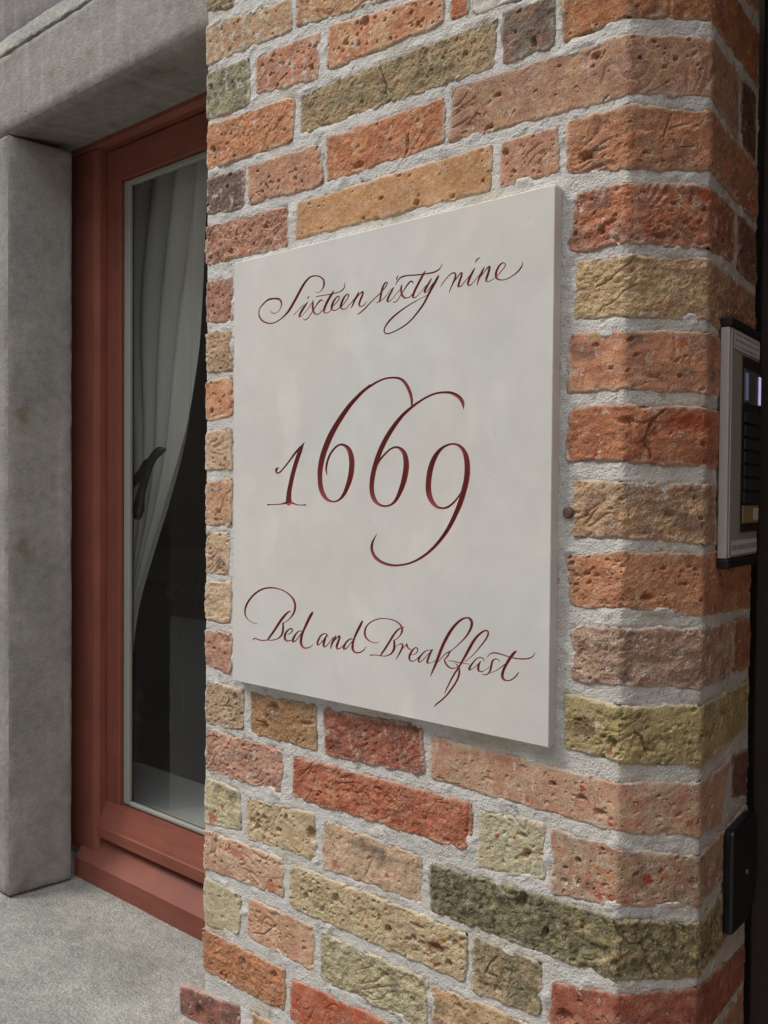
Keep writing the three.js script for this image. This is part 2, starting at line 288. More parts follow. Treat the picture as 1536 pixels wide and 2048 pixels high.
const bricks = BR.map(([q, c1, c2, o], id) => {
  const gr = o.far ? 0 : 11, p = q.map((v, k) => (v + gr * (k % 2 ? (k === 1 || k === 3 ? 1 : -1) : (k === 2 || k === 4 ? 1 : -1) * 0.6)) / 1e4);
  const b = { id, p, c1: rgb(c1), c2: rgb(c2), o, off: id * 7.31 };
  b.s0 = Math.min(p[0], p[6]); b.s1 = Math.max(p[2], p[4]); b.v0 = Math.min(p[5], p[7], ...(o.b || []).map(v => v / 1e4)); b.v1 = Math.max(p[1], p[3], ...(o.t || []).map(v => v / 1e4));
  b.W = ((p[2] - p[0]) + (p[4] - p[6])) / 2; b.H = ((p[1] - p[7]) + (p[3] - p[5])) / 2;
  const line = (s0, v0, s1, v1, mid) => s => {       // top or bottom edge; bends where a brick turns the corner
    const P = mid ? [[s0, v0], [XE, mid[0] / 1e4], [XE + CL, mid[1] / 1e4], [s1, v1]] : [[s0, v0], [s1, v1]];
    for (let k = 0; k + 1 < P.length; k++) if (s <= P[k + 1][0] || k + 2 === P.length) return P[k][1] + (P[k + 1][1] - P[k][1]) * clamp((s - P[k][0]) / (P[k + 1][0] - P[k][0]), 0, 1);
  };
  b.top = line(p[0], p[1], p[2], p[3], o.t); b.bot = line(p[6], p[7], p[4], p[5], o.b);
  b.edge = (s, v) => {                               // distance inside the outline (negative outside)
    const t = clamp((v - p[7]) / (p[1] - p[7]), 0, 1);
    return Math.min(b.top(s) - v, v - b.bot(s), s - (p[6] + (p[0] - p[6]) * t), p[4] + (p[2] - p[4]) * t - s);
  };
  // pits, burnt-out straw holes and dents of this brick
  b.pits = [];
  const n = Math.round(b.W * b.H * 1e6 * 0.020 * (o.pit || 1) * (0.2 + 1.9 * rnd() ** 2) * (o.plaster ? 0.1 : 1));
  for (let i = 0; i < n; i++) {
    const r = 0.00040 + 0.0017 * Math.pow(rnd(), 6.5);
    b.pits.push([b.s0 + rnd() * b.W, b.v0 + rnd() * b.H, r * (1 + rnd() * 0.9), r, (rnd() - 0.4) * 1.4, r * (0.9 + rnd() * 0.5)]);
  }
  for (let i = 0; i < (o.holes || 0) + (rnd() < 0.5 ? 1 : 0); i++) {
    const r = 0.0018 + 0.0022 * rnd();
    b.pits.push([b.s0 + b.W * (0.08 + 0.84 * rnd()), b.v0 + b.H * (0.15 + 0.7 * rnd()), r * (1 + rnd() * 0.5), r, rnd() * 3, r * (1.1 + rnd() * 0.6)]);
  }
  for (const [hs, hv, ra, rb] of HOLES) if (hs / 1e4 > b.s0 && hs / 1e4 < b.s1 && hv / 1e4 > b.v0 && hv / 1e4 < b.v1) b.pits.push([hs / 1e4, hv / 1e4, Math.max(0.0009, ra * 0.92e-4), Math.max(0.0009, rb * 0.92e-4), 0.3 * (rnd() - 0.5), clamp(Math.min(ra, rb) * 1.0e-4, 0.0012, 0.0042)]);
  for (const c of CRACKS) {
    const in_ = (s, v) => s > b.s0 && s < b.s1 && v > b.v0 && v < b.v1;
    if (in_(c[0] / 1e4, c[1] / 1e4)) for (let k = 0; k + 3 < c.length; k += 2) {
      const dx = (c[k + 2] - c[k]) / 1e4, dy = (c[k + 3] - c[k + 1]) / 1e4, L = Math.hypot(dx, dy), n = Math.ceil(L / 0.0009);
      for (let q = 0; q < n; q++) { const s = c[k] / 1e4 + dx * q / n + 0.0004 * (rnd() - 0.5), v = c[k + 1] / 1e4 + dy * q / n + 0.0004 * (rnd() - 0.5); b.pits.push([s, v, 0.0013, 0.00075 + 0.0003 * rnd(), Math.atan2(dy, dx), 0.0009]); }
    }
  }
  b.marks = MARKS.filter(([s, v]) => s / 1e4 > b.s0 && s / 1e4 < b.s1 && v / 1e4 > b.v0 && v / 1e4 < b.v1).map(([s, v, a, c, h]) => [s / 1e4, v / 1e4, a / 1e4, c / 1e4, rgb(h)]);
  b.rough = 0.4 + rnd() * 1.05; b.crease = rnd() < 0.55 ? 0.6 + rnd() * 0.8 : 0.15; b.soot = rnd() < 0.3 ? 0.25 + 0.3 * rnd() : 0.06; b.dust = 0.15 + 0.35 * rnd(); b.h0 = -0.0003 + 0.0011 * rnd(); b.tilt = (rnd() - 0.5) * 0.0016;
  return b;
});

// ---- colour and fine grain of the clay, one sheet for all bricks
const N = A.N, sx = (A.s1 - A.s0) / N, sv = (A.v1 - A.v0) / N;
const cD = new Uint8Array(N * N * 4).fill(255), bD = new Uint8Array(N * N * 4).fill(128);
{
  const KB = 1.06;                                   // overall clay tone
  const mute = c => { const y = 0.35 * c[0] + 0.5 * c[1] + 0.15 * c[2]; return c.map((v, i) => v * [1.0, 1.005, 0.99][i] + (y + [22, 15, 5][i] - v) * 0.29); };   // dusty skin over the fired colour
  for (const b of bricks) { b.c1 = mute(b.c1); b.c2 = mute(b.c2); }
  const LIME = [203, 197, 188];
  for (const b of bricks) {
    const i0 = Math.max(0, Math.floor((b.s0 - 0.006 - A.s0) / sx)), i1 = Math.min(N - 1, Math.ceil((b.s1 + 0.006 - A.s0) / sx));
    const j0 = Math.max(0, Math.floor((b.v0 - 0.006 - A.v0) / sv)), j1 = Math.min(N - 1, Math.ceil((b.v1 + 0.006 - A.v0) / sv));
    const o = b.o, f = b.off, w = o.w || 0.04, red = o.red || 0, moss = o.moss || 0;
    for (let j = j0; j <= j1; j++) for (let i = i0; i <= i1; i++) {
      const s = A.s0 + (i + 0.5) * sx, v = A.v0 + (j + 0.5) * sv, x = s + f, y = v + f * 0.37;
      const e = b.edge(s, v); if (e < -0.006) continue;
      const n1 = fbm(x * 42, y * 55, 4), n2 = fbm(x * 190 + 9, y * 190, 2), n3 = gn(x * 620, y * 620 + 3), n4 = gn(x * 1250 + 7, y * 1250);
      let t = sm(-0.35, 0.5, n1 + 0.35 * n2);
      if (o.grad) t = sm(0.2, 0.8, (s - b.s0) / b.W * 0.9 + 0.05 + 0.45 * n1 + 0.15 * n2);
      let m = (1 + 0.10 * n2 + 0.15 * n3 + 0.17 * n4 + 0.10 * fbm(x * 20 + 4, y * 20, 2)) * KB;
      let r = (b.c1[0] + (b.c2[0] - b.c1[0]) * t) * m, g = (b.c1[1] + (b.c2[1] - b.c1[1]) * t) * m, l = (b.c1[2] + (b.c2[2] - b.c1[2]) * t) * m;
      // sandy lighter skin
      const sk = 0.35 * sm(0.12, 0.55, fbm(x * 95 + 31, y * 120 + 2, 3));
      r += (r * 1.12 + 14 - r) * sk; g += (g * 1.20 + 14 - g) * sk; l += (l * 1.26 + 14 - l) * sk;
      // dust caught on the face, soot in patches
      const du = b.dust * sm(-0.2, 0.45, fbm(x * 65 + 7, y * 65 + 3, 3) + 0.4 * n4 + 0.25 * n3); r += (188 * m - r) * du * 0.6; g += (172 * m - g) * du * 0.6; l += (154 * m - l) * du * 0.6;
      const so = b.soot * sm(0.1, 0.5, fbm(x * 38 + 60, y * 50 + 9, 4) + 0.3 * n4); r += (84 - r) * so; g += (74 - g) * so; l += (66 - l) * so;
      // dark and red grit in the clay
      { const ci = Math.floor(x / 0.0026), cj = Math.floor(y / 0.0026), q = h2(ci, cj * 3 + 1);
        if (q < 0.30) { const dx = x / 0.0026 - ci - 0.25 - 0.5 * h2(ci + 5, cj), dy = y / 0.0026 - cj - 0.25 - 0.5 * h2(ci, cj + 9), rr = 0.10 + 0.2 * h2(ci + 2, cj + 2);
          const k = 1 - sm(rr * 0.6, rr, Math.hypot(dx, dy) + 0.06 * n4); if (q < 0.21) { r *= 1 - 0.42 * k; g *= 1 - 0.46 * k; l *= 1 - 0.46 * k; } else { r += 26 * k; g += 24 * k; l += 22 * k; } } }
      if (red) { const ci = Math.floor(x / 0.011), cj = Math.floor(y / 0.011), q = h2(ci + 77, cj * 5 + 3);
        if (q < 0.30 * red) { const dx = x / 0.011 - ci - 0.3 - 0.4 * h2(ci + 5, cj), dy = y / 0.011 - cj - 0.3 - 0.4 * h2(ci, cj + 9), rr = 0.05 + 0.28 * Math.pow(h2(ci + 12, cj + 2), 2.2);
          const k = 0.9 * (1 - sm(rr * 0.75, rr, Math.hypot(dx, dy * 1.3) + 0.10 * n3 + 0.22 * n2)); r += (152 - r) * k * 0.8; g += (78 - g) * k * 0.8; l += (58 - l) * k * 0.8; } }
      if (moss) { const k = 0.75 * moss * sm(-0.05, 0.4, fbm(x * 150, y * 110 + 5, 3) + 0.25 * n4); r += (72 - r) * k; g += (70 - g) * k; l += (52 - l) * k;
        const k2 = moss * 0.8 * sm(0.5, 0.62, gn(x * 210 + 3, y * 210) + 0.15 * n4); r += (158 - r) * k2; g += (148 - g) * k2; l += (78 - l) * k2; }
      for (const [ms, mv, ma, mb, mc] of b.marks) { const d = Math.hypot((s - ms) / ma, (v - mv) / mb); if (d < 1.6) { const q = 0.62 * (1 - sm(0.55, 1.2, d + 0.5 * n2 + 0.3 * n3 + 0.2 * n1)); r += (mc[0] * (1 + 0.2 * n4) - r) * q; g += (mc[1] * (1 + 0.2 * n4) - g) * q; l += (mc[2] * (1 + 0.2 * n4) - l) * q; } }
      // lime run down and mortar left on the face
      let k = 0;
      if (w) { const st = fbm(x * 105, y * 75 + 3, 4) + 0.55 * n4 + 0.35 * n3 + 0.15 * n1; k = 0.85 * sm(0.42 - w * 0.72, 0.78 - w * 0.62, st); if (o.plaster) k = 0.8; }
      const ed = sm(0.0050, 0.0, e + 0.0040 * n2 + 0.0020 * n3 + 0.0030 * n1) * 0.9; k = Math.max(k, ed * (0.45 + 0.6 * w));
      const pd = Math.max(Math.abs(s - PL.cx) - PL.w / 2, Math.abs(v - PL.cy) - PL.h / 2);       // pointing smeared round the plaque
      k = Math.max(k, 0.92 * sm(0.011, 0.002, pd + 0.010 * n2 + 0.004 * n4 + 0.005 * n1));
      const lm = 1 + 0.09 * n3 + 0.10 * n4; r += (LIME[0] * lm - r) * k; g += (LIME[1] * lm - g) * k; l += (LIME[2] * lm - l) * k;
      const q = (j * N + i) * 4; cD[q] = clamp(r, 0, 255); cD[q + 1] = clamp(g, 0, 255); cD[q + 2] = clamp(l, 0, 255);
      const rg = b.rough * (1 - 0.6 * k);
      let hb = 150 + rg * (42 * n3 + 34 * n4 + 34 * n2) + 10 * k;
      bD[q] = bD[q + 1] = bD[q + 2] = clamp(hb, 0, 255);
    }
    for (const [ps, pv, ra, rb, an, dp] of b.pits) {   // small pits go into the relief sheet
      const R = Math.max(ra, rb), ca = Math.cos(an), sa = Math.sin(an);
      for (let j = Math.max(0, Math.floor((pv - R - A.v0) / sv)); j <= Math.min(N - 1, (pv + R - A.v0) / sv + 1); j++) for (let i = Math.max(0, Math.floor((ps - R - A.s0) / sx)); i <= Math.min(N - 1, (ps + R - A.s0) / sx + 1); i++) {
        const dx = A.s0 + (i + 0.5) * sx - ps, dy = A.v0 + (j + 0.5) * sv - pv, d = Math.hypot((dx * ca + dy * sa) / ra, (dy * ca - dx * sa) / rb);
        if (d < 1.15) { const q = (j * N + i) * 4, z = bD[q] - 120 * (1 - d * d / 1.3) * Math.min(1, dp / 0.0009); bD[q] = bD[q + 1] = bD[q + 2] = clamp(z, 0, 255); }
      }
    }
  }
}
const mkTex = (d, srgb) => { const t = new THREE.DataTexture(d, N, N, THREE.RGBAFormat, THREE.UnsignedByteType); t.magFilter = THREE.LinearFilter; t.minFilter = THREE.LinearMipmapLinearFilter; t.generateMipmaps = true; if (srgb) t.colorSpace = THREE.SRGBColorSpace; t.needsUpdate = true; return t; };
const brickMat = new THREE.MeshStandardMaterial({ map: mkTex(cD, true), bumpMap: mkTex(bD, false), bumpScale: 0.0030, roughness: 0.95 });

// ---- one rough hand-moulded brick: a worn face with pits and creases, and its sides running back into the wall
function brickGeo(b) {
  const p = b.p, step = b.o.far ? 0.0032 : 0.00115, nu = Math.max(6, Math.round(b.W / step)), nv = Math.max(6, Math.round(b.H / step));
  const S = new Float32Array((nu + 1) * (nv + 1)), V = new Float32Array(S.length), Hh = new Float32Array(S.length);
  const r = 0.0018 + 0.0035 * h2(b.id, 3), f = b.off;
  for (let j = 0; j <= nv; j++) for (let i = 0; i <= nu; i++) {
    let a = i / nu, t = j / nv;
    const P = (a - 0.5) * b.W, Q = (t - 0.5) * b.H;
    const cx = Math.max(0, Math.abs(Q) - (b.H / 2 - r)), cy = Math.max(0, Math.abs(P) - (b.W / 2 - r));
    a = 0.5 + (a - 0.5) * (1 - (r - Math.sqrt(Math.max(0, r * r - cx * cx))) * 0.8 / (b.W / 2));
    t = 0.5 + (t - 0.5) * (1 - (r - Math.sqrt(Math.max(0, r * r - cy * cy))) * 0.8 / (b.H / 2));
    const bs = p[6] + (p[4] - p[6]) * a, ts = p[0] + (p[2] - p[0]) * a;
    let s = bs + (ts - bs) * t; const bv = b.bot(s), tv = b.top(s); let v = bv + (tv - bv) * t;
    const e = Math.min(b.W / 2 - Math.abs(P), b.H / 2 - Math.abs(Q)), x = s + f, y = v + f * 0.37, ew = 1 - Math.min(1, e / 0.008);
    if (ew > 0) { s += ew * (0.0026 * fbm(x * 62 + 3, y * 62, 2) + 0.0013 * gn(x * 330, y * 330)); v += ew * (0.0030 * fbm(x * 52, y * 52 + 8, 2) + 0.0014 * gn(x * 340 + 5, y * 340)); }
    let h = b.h0 + b.tilt * (a - 0.5) + b.rough * (0.0017 * fbm(x * 48 + 1, y * 62, 3) + 0.0008 * fbm(x * 170, y * 190, 2));
    const rg = 1 - Math.abs(fbm(x * 26 + 50, y * 44 + 3 * gn(x * 20, y * 20), 2)) * 9;          // creases of folded clay
    if (rg > 0) h -= b.crease * 0.0019 * rg * sm(-0.1, 0.35, gn(x * 22 + 9, y * 22));
    const ee = e + 0.0012 * gn(x * 120, y * 120); if (ee < 0.0020) h -= 0.0015 * Math.pow(1 - Math.max(0, ee) / 0.0020, 1.5);
    h -= 0.0010 * b.rough * sm(0.18, 0.5, gn(x * 240 + 3, y * 300) + 0.25 * gn(x * 600, y * 600)) * sm(-0.25, 0.35, gn(x * 30, y * 30 + 6)); // open, worn clay
    const ch = sm(0.42, 0.75, fbm(x * 55 + 13, y * 55, 2)) * ew; h -= 0.004 * ch;              // chipped edges
    const k = j * (nu + 1) + i; S[k] = s; V[k] = v; Hh[k] = h;
  }
  if (!b.o.far) for (const [ps, pv, ra, rb, an, dp] of b.pits) {
    if (ra < 0.00085) continue;
    const R = ra * 1.2, ca = Math.cos(an), sa = Math.sin(an);
    const ic = (ps - b.s0) / b.W * nu, jc = (pv - b.v0) / b.H * nv, di = R / b.W * nu + 3, dj = R / b.H * nv + 3;
    for (let j = Math.max(1, Math.floor(jc - dj)); j <= Math.min(nv - 1, jc + dj); j++) for (let i = Math.max(1, Math.floor(ic - di)); i <= Math.min(nu - 1, ic + di); i++) {
      const k = j * (nu + 1) + i, dx = S[k] - ps, dy = V[k] - pv, d = Math.hypot((dx * ca + dy * sa) / ra, (dy * ca - dx * sa) / rb) + 0.5 * gn(S[k] * 600, V[k] * 600);
      if (d < 1.1) Hh[k] -= dp * 1.1 * (1 - sm(0.25, 1.1, d));
    }
  }
  const depth = b.s0 < -0.02 ? 0.008 : b.s0 < 0.01 ? 0.105 : 0.042;
  const cols = nu + 3, rows = nv + 3, pos = new Float32Array(cols * rows * 3), uv = new Float32Array(cols * rows * 2), idx = [];
  for (let j = 0; j < rows; j++) for (let i = 0; i < cols; i++) {
    const ii = clamp(i - 1, 0, nu), jj = clamp(j - 1, 0, nv), k = jj * (nu + 1) + ii, ring = i === 0 || j === 0 || i === cols - 1 || j === rows - 1;
    const s = S[k], v = V[k], h = ring ? -depth : Hh[k], q = path(s), m = j * cols + i;
    pos[m * 3] = q[0] + q[2] * h; pos[m * 3 + 1] = v + Y0; pos[m * 3 + 2] = q[1] + q[3] * h;
    uv[m * 2] = (s - A.s0) / (A.s1 - A.s0); uv[m * 2 + 1] = (v - A.v0) / (A.v1 - A.v0);
  }
  for (let j = 0; j < rows - 1; j++) for (let i = 0; i < cols - 1; i++) { const a = j * cols + i; idx.push(a, a + 1, a + cols + 1, a, a + cols + 1, a + cols); }
  const g = new THREE.BufferGeometry(); g.setAttribute('position', new THREE.BufferAttribute(pos, 3)); g.setAttribute('uv', new THREE.BufferAttribute(uv, 2));
  g.setIndex(idx); g.computeVertexNormals(); return g;
}
const pier = thing('brick_pier', 'pier of old mixed red, orange and yellow bricks with a splayed corner, carrying the plaque', 'pier');
for (const b of bricks) { const m = mesh('brick', brickGeo(b), brickMat, pier); if (b.o.label) m.userData.label = b.o.label; }

// ---- the pointing between them
const mortarMat = (() => {
  const M = 1024, mt = 0.34, f = mt / M;
  const col = dataTex(M, M, (i, j, c) => {
    const x = i * f, y = j * f, n1 = fbm(x * 30, y * 30, 3), n3 = gn(x * 700, y * 700), n4 = gn(x * 1500 + 4, y * 1500);
    let m = 1 + 0.09 * n1 + 0.08 * n3 + 0.15 * n4; const s = gn(x * 520 + 9, y * 520 + 2); if (s > 0.45) m *= 0.72; if (s < -0.5) m *= 1.12;
    const st = sm(0.1, 0.6, fbm(x * 14 + 3, y * 14, 4)), dk = sm(0.40, 0.62, fbm(x * 55 + 8, y * 55, 3) + 0.2 * n4); m *= 1 - 0.22 * dk; c[0] = 201 * m * (1 - 0.05 * st); c[1] = 199 * m * (1 - 0.07 * st); c[2] = 194 * m * (1 - 0.13 * st);
  }, true, 1 / mt);
  const bump = dataTex(M, M, (i, j, c) => { const x = i * f, y = j * f; c[0] = c[1] = c[2] = 140 + 60 * gn(x * 520 + 9, y * 520 + 2) + 55 * gn(x * 1300, y * 1300) + 40 * fbm(x * 160, y * 160, 2); }, false, 1 / mt);
  for (const t of [col, bump]) t.wrapS = t.wrapT = THREE.MirroredRepeatWrapping;
  return new THREE.MeshStandardMaterial({ map: col, bumpMap: bump, bumpScale: 0.0020, roughness: 0.96 });
})();
function mortarGeo(s0, s1, v0, v1, st, back) {
  const nu = Math.round((s1 - s0) / st), nv = Math.round((v1 - v0) / st), c = nu + 1;
  const cut = new Uint8Array(c * (nv + 1)), nearE = new Float32Array(c * (nv + 1)).fill(1);
  for (const b of bricks) {
    const i0 = Math.max(0, Math.floor((b.s0 - 0.02 - s0) / st)), i1 = Math.min(nu, Math.ceil((b.s1 + 0.02 - s0) / st)), j0 = Math.max(0, Math.floor((b.v0 - 0.02 - v0) / st)), j1 = Math.min(nv, Math.ceil((b.v1 + 0.02 - v0) / st));
    for (let j = j0; j <= j1; j++) for (let i = i0; i <= i1; i++) { const e = b.edge(s0 + i * st, v0 + j * st), k = j * c + i; if (e > 0.0085) cut[k] = 1; if (-e < nearE[k]) nearE[k] = -e; }
  }
  const cols = nu + 3, rows = nv + 3, pos = new Float32Array(cols * rows * 3), uv = new Float32Array(cols * rows * 2), idx = [];
  for (let j = 0; j < rows; j++) for (let i = 0; i < cols; i++) {
    const ii = clamp(i - 1, 0, nu), jj = clamp(j - 1, 0, nv), ring = i === 0 || j === 0 || i === cols - 1 || j === rows - 1, k = jj * c + ii, m = j * cols + i;
    let s = s0 + ii * st, v = v0 + jj * st;
    const pd = Math.max(Math.abs(s - PL.cx) - PL.w / 2, Math.abs(v - PL.cy) - PL.h / 2);
    if (pd < -0.012) cut[k] = 1;
    let h = -0.0011 + 0.0008 * fbm(s * 60, v * 60, 3) + 0.0004 * gn(s * 420, v * 420) + 0.0005 * gn(s * 70 + 5, v * 520);   // trowel lines
    { const cr = Math.abs(fbm(s * 33 + 4, v * 33, 2) + 0.15 * gn(s * 180, v * 180)); if (cr < 0.012) h -= 0.0012 * (1 - cr / 0.012); }
    const smear = sm(0.12, 0.55, fbm(s * 30 + 7, v * 40 + 2, 4)); h += 0.0017 * smear;
    h += 0.0014 * sm(0.010, 0.0, pd + 0.006 * gn(s * 90, v * 90)) * (pd > -0.02 ? 1 : 0);
    h -= 0.0012 * sm(0.0012, -0.0006, nearE[k]) * sm(0.1, -0.25, gn(s * 50, v * 50)); // hairline gap along some bricks
    h -= 0.009 * sm(0.0022, 0.0050, -nearE[k] + 0.001 * gn(s * 200, v * 200) - 0.0035 * smear);           // runs back under the brick
    if (ring) h = -back;
    const q = path(s); pos[m * 3] = q[0] + q[2] * h; pos[m * 3 + 1] = v + Y0; pos[m * 3 + 2] = q[1] + q[3] * h; uv[m * 2] = s; uv[m * 2 + 1] = v;
  }
  for (let j = 0; j < rows - 1; j++) for (let i = 0; i < cols - 1; i++) {
    const K = (ii, jj) => cut[clamp(jj - 1, 0, nv) * c + clamp(ii - 1, 0, nu)];
    if (K(i, j) && K(i + 1, j) && K(i, j + 1) && K(i + 1, j + 1)) continue;
    const a = j * cols + i; idx.push(a, a + 1, a + cols + 1, a, a + cols + 1, a + cols);
  }
  const g = new THREE.BufferGeometry(); g.setAttribute('position', new THREE.BufferAttribute(pos, 3)); g.setAttribute('uv', new THREE.BufferAttribute(uv, 2)); g.setIndex(idx);
  g.computeVertexNormals(); return g;
}
mesh('mortar', mortarGeo(0.0025, SEND, -0.735, 0.606, 0.0017, 0.10), mortarMat, pier).userData.label = 'pale grey sandy pointing between the bricks';
mesh('mortar', mortarGeo(-0.043, 0.006, -0.74, -0.676, 0.0017, 0.028), mortarMat, pier);
mesh('core', box(0.004, 0.528, -0.74, 0.606, -0.26, -0.030, 0), mortarMat, pier);
mesh('core', box(0.528, 0.5775, -0.74, 0.606, -0.188, -0.09, 0), mortarMat, pier);
